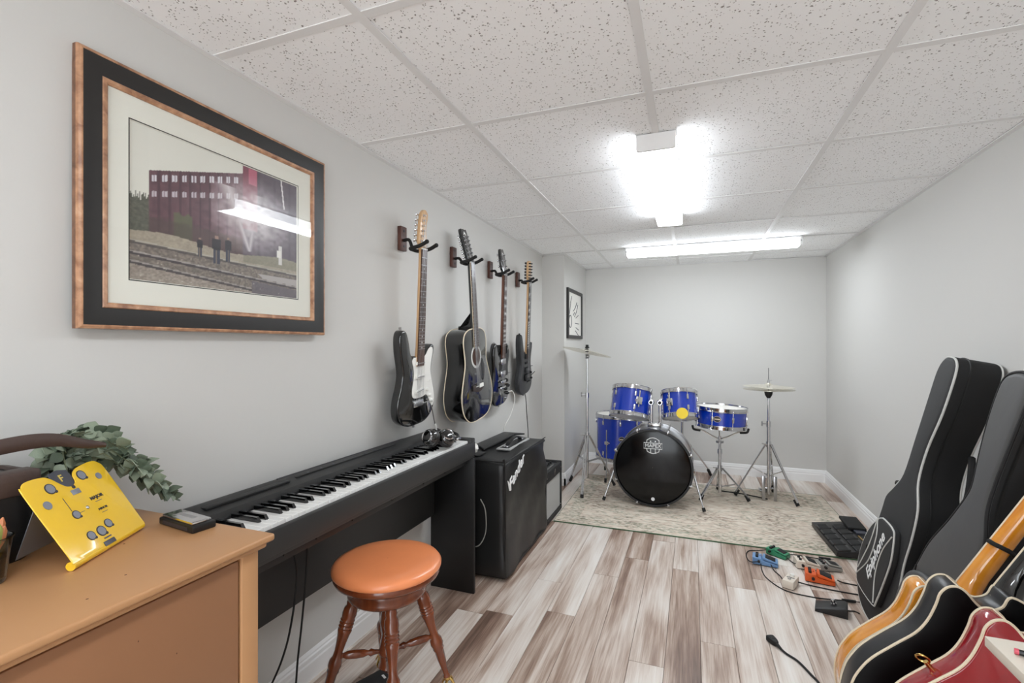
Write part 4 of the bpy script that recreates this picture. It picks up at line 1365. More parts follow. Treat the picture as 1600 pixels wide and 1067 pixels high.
# ---- black twelve string dreadnought
def acoustic():
    T, L = wall_guitar_frame((-1.12, 2.352, 1.658), (-1.115, 2.45, .800))
    e = thing('acoustic_guitar', 'glossy black twelve string acoustic guitar hanging second on the wall', 'guitar', T, 'guitars hung on the wall')
    half = [(0, 0), (.07, .002), (.13, .018), (.178, .06), (.198, .12), (.192, .18), (.165, .25), (.142, .305), (.136, .35), (.142, .405), (.143, .445), (.125, .483), (.08, .503), (.03, .507)]
    o = half + [(-a, b_) for a, b_ in reversed(half[1:])]
    o = sp2(o, 4)
    D = .11
    part('side', B().slab(o, -D, -.002, .003), 'gloss', e, 50)
    tp = part('soundboard', B().slab(inset(o, .0005), -.003, 0, .0012), 'gloss', e, 50)
    part('front_binding', B().tube([(a, b_, -.002) for a, b_ in o], .0032, 6, closed=True), 'cream', e)
    part('back_binding', B().tube([(a, b_, -D + .002) for a, b_ in o], .0028, 6, closed=True), 'cream', e)
    part('rosette', B().lathe([(.05, .0002), (.064, .0002), (.064, .0008), (.05, .0008)], 40, Matrix.Translation((0, .352, 0))), 'pipe', tp)
    part('sound_hole', B().lathe([(.001, .0004), (.05, .0004), (.05, .0012), (.001, .001)], 40, Matrix.Translation((0, .352, 0))), 'amberhole', tp)
    part('pickguard', B().slab(sp2([(.045, .30), (.07, .335), (.092, .31), (.10, .26), (.08, .21), (.055, .225), (.038, .275)], 5), .0002, .0016, .0005), 'black', tp)
    part('bridge', B().slab([(-.07, .17), (-.02, .155), (.02, .155), (.07, .17), (.068, .2), (-.068, .2)], 0, .009, .003), 'ebony', tp)
    part('bridge_cover', B().box(.0, .05, .178, .2, .008, .016, .003), 'white', tp)
    part('saddle', B().box(-.04, .04, .188, .191, .008, .013), 'white', tp)
    part('strap_button', B().cyl((0, 0, -.055), (0, -.014, -.055), .006, n=12), 'steel', e)
    neck_parts(e, .405, L, .003, .057, .048, 'rose', 'gloss', nfret=20, inlay='dot', scale=.645, thick=.022)
    part('neck_binding', B().tube([(-.0285, .405, .005), (-.024, L, .005)], .0018, 6).tube([(.0285, .405, .005), (.024, L, .005)], .0018, 6), 'cream', e)
    # heel running back to the body's rear edge
    part('neck_heel', B().slab(sp2([(.506, 0), (.506, -.086), (.511, -.092), (.522, -.09), (.525, -.065), (.531, -.042), (.548, -.026), (.58, -.018), (.6, -.014), (.6, 0)], 3), -.02, .02, .006, T=Matrix(((0, 0, 1, 0), (1, 0, 0, 0), (0, 1, 0, 0), (0, 0, 0, 1)))), 'gloss', e, 50)
    a = R(12)
    H = frame_mat((0, L, 0), (1, 0, 0), (0, math.cos(a), -math.sin(a)), (0, math.sin(a), math.cos(a)))
    hd = part('headstock', B().slab(sp2([(-.024, 0), (-.031, .022), (-.035, .10), (-.037, .165), (-.028, .186), (-.012, .18), (0, .187), (.012, .18), (.028, .186), (.037, .165), (.035, .10), (.031, .022), (.024, 0)], 4), -.014, .003, .002, T=H), 'gloss', e, 50)
    part('head_inlay', B().slab([(-.018, .15), (0, .175), (.018, .15), (0, .158)], .003, .0036, T=H), 'ivory', hd)
    pr = [None]; tops = []
    for s in (-1, 1):
        for k in range(6):
            o_ = tuner_at(e, hd, s * .019, .03 + k * .0225, .003, s, pr); o_.matrix_basis = H @ o_.matrix_basis
            tops.append(H @ Vector((s * .019, .03 + k * .0225, .01)))
    strings(e, 12, .19, .013, .062, L, .0115, .041, tops)
    hanger(2.369, 1.698, xleft(2.369, 1.698), T @ Vector((0, L + .008, -.012)), 'walnut hanger block with black fork holding the twelve string guitar')
acoustic()

# ---- black twin horned guitar
def twin_horn():
    T, L = wall_guitar_frame((-1.12, 2.842, 1.658), (-1.175, 2.925, .818))
    e = thing('electric_guitar', 'glossy black twin horned electric guitar with chrome pickups hanging third', 'guitar', T, 'guitars hung on the wall')
    o = [(0, 0), (.07, .004), (.13, .03), (.162, .08), (.16, .13), (.138, .19), (.128, .235), (.136, .285), (.142, .33), (.13, .375), (.11, .398), (.092, .392), (.078, .36), (.062, .335), (.036, .33), (-.036, .335), (-.062, .34), (-.08, .37), (-.094, .405), (-.115, .418), (-.138, .395), (-.148, .34), (-.14, .285), (-.132, .24), (-.142, .19), (-.164, .135), (-.166, .085), (-.135, .032), (-.07, .004)]
    o = [(a * .93, b_) for a, b_ in o]
    part('body', B().slab(sp2(o), -.036, 0, .011), 'gloss', e, 50)
    part('pickguard', B().slab(sp2([(-.03, .34), (.03, .34), (.07, .335), (.108, .36), (.11, .31), (.095, .25), (.1, .2), (.07, .19), (-.03, .2), (-.045, .27)], 4), 0, .0022, .0006), 'black', e, 50)
    for v in (.292, .212):
        p = part('pickup', B().box(-.036, .036, v - .019, v + .019, .001, .013, .003), 'chrome', e)
        part('pole_screws', B().box(-.026, .026, v + .008, v + .0105, .013, .0136), 'steel', p)
    part('bridge', B().box(-.042, .042, .155, .168, .004, .016, .003), 'chrome', e)
    part('tailpiece', B().box(-.045, .045, .115, .128, .006, .016, .005), 'chrome', e)
    for u, v in ((.085, .155), (.115, .115), (.075, .10), (.105, .065)): knob(e, u, v, 0, 'gloss', .0125, .013)
    part('selector_switch', B().cyl((.105, .20, 0), (.108, .204, .018), .002, n=8).cyl((.105, .2, 0), (.105, .2, .004), .007, n=12), 'chrome', e)
    part('jack', B().cyl((.085, .035, 0), (.085, .035, .006), .007, n=12), 'chrome', e)
    for u, v, dv in ((0, 0, -.012), (-.105, .412, .012)): part('strap_button', B().cyl((u, v, -.018), (u, v + dv, -.018), .006, n=12), 'steel', e)
    neck_parts(e, .315, L, .006, .054, .042, 'rose', 'mahog', heel=1, nfret=22, inlay='block', scale=.628)
    a = R(10)
    H = frame_mat((0, L, .004), (1, 0, 0), (0, math.cos(a), -math.sin(a)), (0, math.sin(a), math.cos(a)))
    hd = part('headstock', B().slab(sp2([(-.021, 0), (-.03, .03), (-.04, .05), (-.038, .11), (-.031, .152), (-.018, .166), (0, .158), (.018, .166), (.031, .152), (.038, .11), (.04, .05), (.03, .03), (.021, 0)], 4), -.013, .003, .002, T=H), 'gloss', e, 50)
    part('head_inlay', B().slab([(-.012, .128), (0, .146), (.012, .128), (0, .134)], .003, .0036, T=H), 'ivory', hd)
    pr = [None]; tops = []
    for s in (-1, 1):
        for k in range(3):
            o_ = tuner_at(e, hd, s * (.021 - .002 * k), .055 + k * .036, .003, s, pr); o_.matrix_basis = H @ o_.matrix_basis
            tops.append(H @ Vector((s * .02, .055 + k * .036, .01)))
    strings(e, 6, .12, .014, .052, L, .0145, .035, tops)
    hanger(2.882, 1.703, xleft(2.882, 1.703), T @ Vector((0, L + .010, -.012)), 'walnut hanger block with black fork holding the twin horned guitar')
twin_horn()

# ---- matte charcoal guitar with sawtooth inlays
def charcoal():
    T, L = wall_guitar_frame((-1.12, 3.335, 1.668), (-1.175, 3.42, .846))
    e = thing('electric_guitar', 'matte charcoal electric guitar with sawtooth inlays hanging last on the wall', 'guitar', T, 'guitars hung on the wall')
    o = [(0, 0), (.07, .005), (.125, .035), (.145, .085), (.138, .145), (.115, .2), (.105, .245), (.114, .3), (.126, .345), (.122, .38), (.102, .372), (.075, .335), (.045, .315), (-.045, .325), (-.066, .345), (-.088, .40), (-.112, .45), (-.135, .455), (-.146, .42), (-.142, .35), (-.128, .285), (-.118, .24), (-.125, .19), (-.145, .135), (-.15, .085), (-.13, .035), (-.07, .005)]
    part('body', B().slab(sp2(o), -.042, 0, .009), 'matte', e, 50)
    for v in (.29, .185): part('pickup', B().box(-.038, .038, v - .019, v + .019, 0, .009, .003), 'black', e)
    part('pickup', B().box(-.036, .036, .232, .246, 0, .009, .003), 'black', e)
    br = part('tremolo_bridge', B().box(-.045, .045, .105, .155, .002, .018, .004), 'black', e)
    for k in range(6): part('fine_tuner', B().cyl((-.028 + k * .0112, .102, .016), (-.028 + k * .0112, .102, .028), .0042, n=8), 'black', br)
    part('tremolo_arm', B().tube([(.045, .13, .014), (.07, .15, .03), (.1, .16, .034)], .0028, 8, sub=4), 'black', e)
    knob(e, .085, .155, 0, 'black', .01, .016); knob(e, .1, .11, 0, 'black', .01, .016)
    part('selector_switch', B().cyl((.1, .2, 0), (.104, .203, .016), .002, n=8), 'black', e)
    for u, v, dv in ((0, 0, -.012), (-.125, .455, .012)): part('strap_button', B().cyl((u, v, -.02), (u, v + dv, -.02), .006, n=12), 'black', e)
    neck_parts(e, .272, L, .006, .056, .043, 'ebony', 'maple', heel=1, nfret=24, inlay='shark', scale=.64)
    part('string_lock', B().box(-.023, .023, L + .004, L + .018, .006, .016, .002), 'black', e)
    hd = part('headstock', B().slab(sp2([(-.021, L), (-.028, L + .03), (-.034, L + .06), (-.032, L + .14), (-.02, L + .158), (.02, L + .158), (.032, L + .14), (.034, L + .06), (.028, L + .03), (.021, L)], 4), -.012, .003, .002), 'maple', e, 50)
    pr = [None]; tops = []
    for s in (-1, 1):
        for k in range(6):
            if s < 0 or k < 6: tuner_at(e, hd, s * .022, L + .036 + k * .021, .003, s, pr, 'black')
        tops += [(s * .022, L + .036 + k * .04, .01) for k in range(3)]
    strings(e, 6, .13, .02, .052, L, .0145, .035, tops)
    hanger(3.397, 1.706, XL, T @ Vector((0, L + .012, -.012)), 'walnut hanger block with black fork holding the charcoal guitar')
    return T
charcoal()
solo('instrument_cable', B().tube([(-1.15, 2.99, .905), (-1.135, 3.035, .90), (-1.13, 3.06, .84), (-1.15, 3.03, .74), (-1.18, 2.99, .66), (-1.2, 3.035, .56), (-1.2, 3.04, .3)], .0028, 6, sub=8), 'white', 'thin white cable hanging from the twin horned guitar', 'cable')
solo('instrument_cable', B().tube([(-1.19, 3.44, .85), (-1.19, 3.47, .80), (-1.195, 3.50, .70), (-1.19, 3.52, .55), (-1.18, 3.5, .3), (-1.15, 3.49, .02)], .0035, 6, sub=8), 'rubber', 'thin black cable hanging below the charcoal guitar', 'cable')
# ================================================================ RUG AND DRUMS
def rug():
    x0, x1, y0, y1 = -.9, .975, 3.205, 4.47
    T = Matrix.Translation(((x0 + x1) / 2, (y0 + y1) / 2, 0)) @ Matrix.Rotation(R(.6), 4, 'Z')
    e = thing('area_rug', 'faded beige and green distressed rug under the drum kit', 'rug', T)
    hx, hy = (x1 - x0) / 2, (y1 - y0) / 2
    part('pile', B().box(-hx, hx, -hy, hy, .0005, .007, .002), rug_material(x0, x1, y0, y1), e)
    part('bound_edge', B().tube([(-hx, -hy, .004), (hx, -hy, .004), (hx, hy, .004), (-hx, hy, .004)], .0042, 6, closed=True), 'clothgreen', e)
rug()
ZR = .007

_lug = [None]
def lug_mesh():
    if _lug[0] is None:
        b = B().box(-.009, .009, 0, .016, -.022, .022, .006).cyl((0, .008, .02), (0, .008, .06), .003, n=8).cyl((0, .008, .056), (0, .008, .066), .005, n=8)
        b2 = b.cyl((0, .008, -.02), (0, .008, -.06), .003, n=8).cyl((0, .008, -.056), (0, .008, -.066), .005, n=8)
        _lug[0] = b.mesh('lug', M['chrome'])
    return _lug[0]

def drum(e, Rr, H, n, off=0, heads=('head', 'head'), lug_h=None, badge_a=None, shell='blue', double=True):
    part('shell', B().lathe([(Rr - .004, -H / 2), (Rr, -H / 2), (Rr, H / 2), (Rr - .004, H / 2)], 56), shell, e)
    for s, hm, nm in ((1, heads[0], 'batter_head'), (-1, heads[1], 'resonant_head')):
        z = s * (H / 2 + .004)
        part(nm, B().lathe([(.001, z), (Rr * .9, z), (Rr * .985, z - s * .001), (Rr + .003, z - s * .006)], 48), hm, e)
        part('hoop', B().lathe([(Rr + .004, z - s * .022), (Rr + .010, z - s * .021), (Rr + .0105, z - s * .017), (Rr + .006, z - s * .014), (Rr + .006, z + s * .008), (Rr + .009, z + s * .011), (Rr + .003, z + s * .0115), (Rr + .002, z - s * .002)][::s], 56), 'chrome', e)
    for k in range(n):
        a = off + 2 * PI * k / n
        if double and H > .14:
            for s in (1, -1):
                o = link('lug', half_lug_mesh(), e)
                o.matrix_basis = Matrix.Rotation(a, 4, 'Z') @ Matrix.Translation((0, Rr - .002, s * (H / 2 - .055))) @ (Matrix.Identity(4) if s > 0 else Matrix.Rotation(PI, 4, 'Y'))
        else:
            o = link('lug', lug_mesh(), e)
            o.matrix_basis = Matrix.Rotation(a, 4, 'Z') @ Matrix.Translation((0, Rr - .002, 0)) @ Matrix.Diagonal((1, 1, H / .135, 1))
    if badge_a is not None:
        Tb = Matrix.Rotation(badge_a, 4, 'Z') @ Matrix.Translation((0, Rr + .0008, 0))
        # oval badge wrapped on the shell
        bb = B(); seg = 20; vs = [(0, 0, 0)]; R2 = .026
        def onshell(x, z, d): 
            t = x / Rr; return ((Rr + d) * math.sin(t), (Rr + d) * math.cos(t), z)
        def oval(a_, c_, d):
            vs = [onshell(0, 0, d)] + [onshell(a_ * math.cos(2 * PI * k / seg), c_ * math.sin(2 * PI * k / seg), d) for k in range(seg)]
            return vs, [(0, 1 + k, 1 + (k + 1) % seg) for k in range(seg)]
        Rt = Matrix.Rotation(badge_a, 4, 'Z')
        bd = part('badge', B().add(*oval(.026, .022, .0012), Rt), 'ink', e, 0)
        part('badge_rim', B().tube([onshell(.026 * math.cos(2 * PI * k / 28), .022 * math.sin(2 * PI * k / 28), .0015) for k in range(28)], .0012, 6, closed=True, T=Rt), 'cream', bd)
        part('badge_bar', B().add([onshell(x, z, .002) for x, z in ((-.02, -.004), (-.007, -.004), (.007, -.004), (.02, -.004), (.02, .004), (.007, .004), (-.007, .004), (-.02, .004))], [(0, 1, 6, 7), (1, 2, 5, 6), (2, 3, 4, 5)], Rt), 'cream', bd, 0)
_hl = [None]
def half_lug_mesh():
    if _hl[0] is None:
        _hl[0] = B().box(-.009, .009, 0, .016, -.02, .02, .006).cyl((0, .009, .018), (0, .009, .058), .003, n=8).cyl((0, .009, .052), (0, .009, .064), .005, n=8).mesh('lug', M['chrome'])
    return _hl[0]

# ---- bass drum
def bass_drum():
    c = Vector((-.278, 3.70, .302)); Rr = .272; D = .38
    e = thing('bass_drum', 'large bass drum with black front head standing on the rug', 'drum', Matrix.Translation((c.x, c.y + D / 2, ZR)))
    W = dict(parent=e, world=True)
    # local z of the lathe runs along +y of the room
    A = Matrix.Translation(c) @ Matrix.Rotation(R(-90), 4, 'X')
    part('shell', B().lathe([(Rr - .004, .03), (Rr, .03), (Rr, D - .03), (Rr - .004, D - .03)], 64, A), 'shellgrey', **W)
    part('front_head', B().lathe([(.001, .008), (Rr * .95, .008), (Rr, .012), (Rr + .004, .02)], 64, A), 'bhead', **W)
    part('rear_head', B().lathe([(.001, D - .008), (Rr * .95, D - .008), (Rr, D - .012)], 64, A), 'head', **W)
    for z in (0, D - .04):
        part('hoop', B().lathe([(Rr + .001, z), (Rr + .014, z), (Rr + .016, z + .004), (Rr + .016, z + .036), (Rr + .014, z + .04), (Rr + .001, z + .04), (Rr + .001, z)], 64, A), 'black' if z == 0 else 'chrome', **W)
    part('hoop_inlay', B().lathe([(Rr + .0165, .006), (Rr + .0172, .008), (Rr + .0172, .038), (Rr + .0165, .04)], 64, A), 'chrome', **W)
    for k in range(8):
        a = 2 * PI * (k + .5) / 8
        d = Vector((math.cos(a), 0, math.sin(a)))
        p = c + d * (Rr + .02)
        cl = part('claw', B().ball((p.x, p.y + .006, p.z), .012, 12, 8, (1, 1.2, 1)).tube([p + Vector((0, .0, 0)) - d * .012, p + Vector((0, -.004, 0)), p + Vector((0, .03, 0)) + d * .004, p + Vector((0, .06, 0)) + d * .004], .006, 8, sub=3), 'chrome', **W)
        part('tension_rod', B().cyl(p + Vector((0, .04, 0)) + d * .006, p + Vector((0, D - .04, 0)) + d * .006, .0035, n=8), 'steel', cl, world=True)
        part('lug', B().box(-.012, .012, .11, .16, -.006, .012, .005, T=Matrix.Translation(c + d * (Rr + .004)) @ Matrix.Rotation(-a + PI / 2, 4, 'Y')), 'chrome', **W)
    # white shield logo on the front head
    F = frame_mat(Vector((c.x + .004, c.y + .0072, c.z + .163)), Vector((1, 0, 0)), Vector((0, 0, 1)), Vector((0, -1, 0)))
    def ring(pts, wdt, closed=True, nm='logo_line'):
        return part(nm, B().tube([F @ Vector((a, b_, .0006)) for a, b_ in pts], wdt, 5, closed=closed), 'whiteink', **W)
    ring([(-.045, .024), (-.043, .042), (-.022, .056), (0, .06), (.022, .056), (.043, .042), (.045, .024)], .0028, False)
    ring([(-.066, -.021), (.066, -.021), (.066, .021), (-.066, .021)], .0026)
    ring([(-.045, -.024), (-.042, -.042), (-.02, -.053), (0, -.057), (.02, -.053), (.042, -.042), (.045, -.024)], .0028, False)
    for u in (-.017, .017):
        ring([(u, -.022), (u, -.053)], .003, False)
        part('logo_dot', B().cyl(F @ Vector((u, .033, 0)), F @ Vector((u, .033, .001)), .005, n=12), 'whiteink', **W)
    text('logo_lettering', 'MAPEX', .037, F @ Matrix.Translation((0, -.0, .0008)), 'whiteink', e, world=True, bold=.0003, sx=1.0)
    part('small_logo', B().cyl(F @ Vector((-.0, -.395, 0)), F @ Vector((-.0, -.395, .001)), .013, n=16), 'whiteink', **W)
    # spurs
    for s, ft in ((-1, (-.646, 3.714)), (1, (.085, 3.70))):
        a = Vector((c.x + s * (Rr + .012), c.y + .10, c.z - .03)); f = Vector((ft[0], ft[1], ZR))
        br = part('spur_bracket', B().box(-.014, .014, -.03, .03, -.02, .02, .005, T=Matrix.Translation(a)), 'chrome', **W)
        sp_ = part('spur', B().tube([a, a.lerp(f, .55)], .0085, 10).tube([a.lerp(f, .5), a.lerp(f, .9)], .006, 10), 'chrome', **W)
        part('rubber_foot', B().tube([a.lerp(f, .86), a.lerp(f, .955)], .012, 10), 'rubber', sp_, world=True)
    # twin tom holder on top
    tz = c.z + Rr
    mb = part('holder_base', B().box(c.x - .045, c.x + .055, c.y + .12, c.y + .21, tz - .006, tz + .045, .012), 'chrome', **W)
    for s, px in ((-1, -.02), (1, .045)):
        x = c.x + px
        post = part('holder_post', B().cyl((x, c.y + .165, tz + .03), (x, c.y + .165, tz + .19), .0125, n=16), 'chrome', **W)
        part('ball_clamp', B().ball((x, c.y + .155, tz + .20), .024, 16, 10).cyl((x, c.y + .12, tz + .20), (x, c.y + .14, tz + .2), .017, n=16), 'chrome', post, world=True)
        part('clamp_face', B().cyl((x, c.y + .114, tz + .20), (x, c.y + .122, tz + .2), .013, n=16), 'rubber', post, world=True)
        part('holder_arm', B().tube([(x, c.y + .165, tz + .2), (x + s * .012, c.y + .19, tz + .21), (x + s * .02, c.y + .205, tz + .213)], .008, 10, sub=4), 'chrome', post, world=True)
bass_drum()

def tom(label, c, Rr, H, tilt, roll, badge, sticker=False, n=6, off=0):
    T = Matrix.Translation(c) @ Matrix.Rotation(R(roll), 4, 'Y') @ Matrix.Rotation(R(-tilt), 4, 'X')
    e = thing('tom_drum', label, 'drum', T, 'rack toms on the bass drum')
    drum(e, Rr, H, n, off, badge_a=R(badge))
    # bracket facing the holder
    a = R(180 + (28 if c[0] < -.3 else -28))
    part('mount_bracket', B().box(-.025, .025, 0, .02, -.03, .03, .006, T=Matrix.Rotation(a, 4, 'Z') @ Matrix.Translation((0, Rr, 0))), 'chrome', e)
    part('mount_rod', B().cyl((.0, .012, -.05), (0, .012, .08), .006, n=10, T=Matrix.Rotation(a, 4, 'Z') @ Matrix.Translation((0, Rr, 0))), 'chrome', e)
    if sticker:
        part('sticker', B().cyl((.02, -Rr - .012, -H / 2 + .005), (.02, -Rr - .014, -H / 2 + .005), .042, n=32), 'ystick', e, label='round yellow sticker')
    return e
tom('blue rack tom mounted left on the bass drum', (-.466, 3.968, .748), .152, .215, 17, 4, 180 + 28, off=.3)
tom('blue rack tom with round yellow sticker mounted right on the bass drum', (-.094, 3.968, .748), .128, .19, 17, -4, 180 - 32, True, off=.5)

def floor_tom():
    c = Vector((-.628, 4.45, .39))
    e = thing('floor_tom', 'tall blue floor tom standing behind the bass drum', 'drum', Matrix.Translation(c))
    drum(e, .198, .38, 8, .2, badge_a=R(180 + 15))
    for k, a in enumerate((250, 130, 10)):
        d = Vector((math.cos(R(a)), math.sin(R(a)), 0))
        p = d * .225
        lg = part('leg', B().tube([(p.x, p.y, .08), (p.x, p.y, -.30), (p.x + d.x * .02, p.y + d.y * .02, -.365)], .0055, 8), 'chrome', e)
        part('leg_bracket', B().box(-.018, .018, .19, .235, -.05, -.02, .006, T=Matrix.Rotation(R(a - 90), 4, 'Z')), 'chrome', e)
        part('wing_bolt', B().box(-.03, .0, .222, .228, -.038, -.03, .002, T=Matrix.Rotation(R(a - 90), 4, 'Z')), 'steel', lg)
        part('rubber_foot', B().cyl((p.x + d.x * .02, p.y + d.y * .02, -.383 + ZR), (p.x + d.x * .018, p.y + d.y * .018, -.34), .011, n=10), 'rubber', lg)
floor_tom()

# ---- tripod stands
def tripod(e, c, hub, feet, sleeve, leg_mid=.45):
    """double-braced legs from the hub height down to the feet (world coordinates)"""
    c = Vector(c)
    W = dict(parent=e, world=True)
    h = part('hub', B().cyl(c + Vector((0, 0, hub - .022)), c + Vector((0, 0, hub + .02)), .019, n=14), 'chrome', **W)
    s = part('sleeve', B().cyl(c + Vector((0, 0, sleeve - .012)), c + Vector((0, 0, sleeve + .012)), .016, n=14), 'chrome', **W)
    for f in feet:
        f = Vector((f[0], f[1], ZR))
        d = (f - c); d.z = 0; d.normalize()
        sd = Vector((-d.y, d.x, 0)) * .009
        a = c + d * .02 + Vector((0, 0, hub))
        knee = a.lerp(f + Vector((0, 0, .01)), leg_mid)
        lg = part('leg', B().tube([a + sd, f + sd * .6 + Vector((0, 0, .03))], .0058, 8).tube([a - sd, f - sd * .6 + Vector((0, 0, .03))], .0058, 8), 'chrome', **W)
        part('leg_brace', B().tube([c + d * .014 + Vector((0, 0, sleeve)) + sd, knee + sd * .8], .004, 6).tube([c + d * .014 + Vector((0, 0, sleeve)) - sd, knee - sd * .8], .004, 6), 'chrome', lg, world=True)
        part('rubber_foot', B().tube([f + Vector((0, 0, .05)) - d * .022, f + Vector((0, 0, .008)) + d * .004], [.012, .014], 8), 'rubber', lg, world=True)
    part('wing_nut', B().tube([c + Vector((-.012, -.015, hub)), c + Vector((-.05, -.03, hub + .008))], .0045, 8), 'chrome', **W)

def cymbal_mesh(Rr, m=None, bow=.022, bell=.02):
    prof = []
    for i in range(15):
        t = i / 14; r = Rr * t
        z = -bow * t ** 1.6
        if t < .2: z += bell * (.5 + .5 * math.cos(PI * t / .2))
        prof.append((max(r, .005), z))
    up = prof; dn = [(r, z - .0018) for r, z in reversed(prof)]
    return B().lathe(up + dn + [up[0]], 56)

def crash():
    c = Vector((-.826, 3.99, 0)); zc = 1.17
    e = thing('cymbal_stand', 'tall chrome tripod cymbal stand left of the drum kit', 'stand', (c.x, c.y, 0))
    W = dict(parent=e, world=True)
    tripod(e, c, .46, [(-.815, 3.735), (-.63, 4.17), (-1.01, 4.16)], .24)
    part('lower_tube', B().cyl(c + Vector((0, 0, .10)), c + Vector((0, 0, .80)), .0125, n=14), 'chrome', **W)
    part('upper_tube', B().cyl(c + Vector((0, 0, .78)), c + Vector((0, 0, zc - .05)), .0085, n=12), 'chrome', **W)
    cl = part('height_clamp', B().cyl(c + Vector((0, 0, .775)), c + Vector((0, 0, .815)), .017, n=14), 'chrome', **W)
    part('wing_bolt', B().tube([c + Vector((-.012, -.004, .80)), c + Vector((-.042, -.012, .80))], .004, 8).tube([c + Vector((-.044, -.012, .782)), c + Vector((-.044, -.012, .818))], .005, 8), 'steel', cl, world=True)
    part('tilter', B().cyl(c + Vector((0, 0, zc - .07)), c + Vector((0, 0, zc - .03)), .015, n=12).ball(c + Vector((.004, -.006, zc - .05)), .018, 12, 8), 'steel', **W)
    part('rod', B().cyl(c + Vector((0, 0, zc - .04)), c + Vector((0, 0, zc + .05)), .004, n=8), 'chrome', **W)
    part('felt', B().cyl(c + Vector((0, 0, zc - .012)), c + Vector((0, 0, zc - .004)), .016, n=14).cyl(c + Vector((0, 0, zc + .018)), c + Vector((0, 0, zc + .03)), .018, n=14), 'rubber', **W)
    part('wing_nut', B().cyl(c + Vector((0, 0, zc + .03)), c + Vector((0, 0, zc + .048)), .012, n=12), 'rubber', **W)
    o = link('crash_cymbal', cymbal_mesh(.205, bow=.018, bell=.014).mesh('crash_cymbal', M['cymbal'], 50))
    o.matrix_world = Matrix.Translation(c + Vector((0, 0, zc + .003))) @ Matrix.Rotation(R(11), 4, 'Y') @ Matrix.Rotation(R(-7), 4, 'X')
    tag(o, 'thin bronze crash cymbal tilted on the tall left stand', 'cymbal')
crash()

def hihat():
    c = Vector((.558, 4.22, 0)); zc = .875
    e = thing('hi_hat_stand', 'chrome hi-hat stand with foot pedal right of the drum kit', 'stand', (c.x, c.y, 0))
    W = dict(parent=e, world=True)
    tripod(e, c, .44, [(.735, 4.10), (.325, 4.235), (.62, 4.44)], .20)
    part('lower_tube', B().cyl(c + Vector((0, 0, .05)), c + Vector((0, 0, .60)), .0125, n=14), 'chrome', **W)
    part('upper_tube', B().cyl(c + Vector((0, 0, .58)), c + Vector((0, 0, zc - .04)), .009, n=12), 'chrome', **W)
    cl = part('height_clamp', B().cyl(c + Vector((0, 0, .575)), c + Vector((0, 0, .62)), .017, n=14), 'chrome', **W)
    part('wing_bolt', B().tube([c + Vector((-.012, -.004, .60)), c + Vector((-.044, -.012, .60))], .004, 8).tube([c + Vector((-.046, -.012, .582)), c + Vector((-.046, -.012, .618))], .005, 8), 'steel', cl, world=True)
    part('seat_cup', B().lathe([(.012, zc - .075), (.026, zc - .05), (.03, zc - .03), (.03, zc - .026)], 20, Matrix.Translation(c)), 'rubber', **W)
    part('pull_rod', B().cyl(c + Vector((0, 0, zc - .08)), c + Vector((0, 0, zc + .16)), .0035, n=8), 'chrome', **W)
    part('clutch', B().cyl(c + Vector((0, 0, zc + .03)), c + Vector((0, 0, zc + .06)), .010, n=12).tube([c + Vector((0, 0, zc + .06)), c + Vector((.022, -.01, zc + .066))], .0035, 8).cyl(c + Vector((0, 0, zc + .05)), c + Vector((0, 0, zc + .07)), .0075, n=12), 'steel', **W)
    # frame and pedal board toward the drummer
    for dx in (-.04, .04): part('pedal_frame', B().box(c.x + dx - .012, c.x + dx + .012, c.y - .05, c.y - .044, .012, .2, .001), 'steel', **W)
    part('footboard', B().box(-.035, .035, -.03, .22, -.005, .005, .003, T=Matrix.Translation((c.x, c.y + .02, .09)) @ Matrix.Rotation(R(-18), 4, 'X')), 'chrome', **W)
    part('heel_plate', B().box(c.x - .04, c.x + .04, c.y + .2, c.y + .28, ZR + .002, ZR + .014, .003), 'steel', **W)
    part('radius_rod', B().tube([(c.x - .012, c.y - .04, .02), (c.x - .18, c.y + .03, .022), (c.x - .34, c.y + .05, .024)], .0055, 8, sub=4), 'rubber', **W)
    lo = link('hi_hat_cymbal', cymbal_mesh(.183, bow=-.016, bell=-.018).mesh('hi_hat_cymbal', M['cymbal'], 50))
    lo.matrix_world = Matrix.Translation(c + Vector((0, 0, zc - .022)))
    tag(lo, 'lower hi-hat cymbal, cupped upward, on the right stand', 'cymbal')
    up = link('hi_hat_cymbal', cymbal_mesh(.183, bow=.016, bell=.018).mesh('hi_hat_cymbal', M['cymbal'], 50))
    up.matrix_world = Matrix.Translation(c + Vector((0, 0, zc + .03))) @ Matrix.Rotation(R(1.5), 4, 'Y')
    tag(up, 'upper hi-hat cymbal, domed, on the right stand', 'cymbal')
hihat()

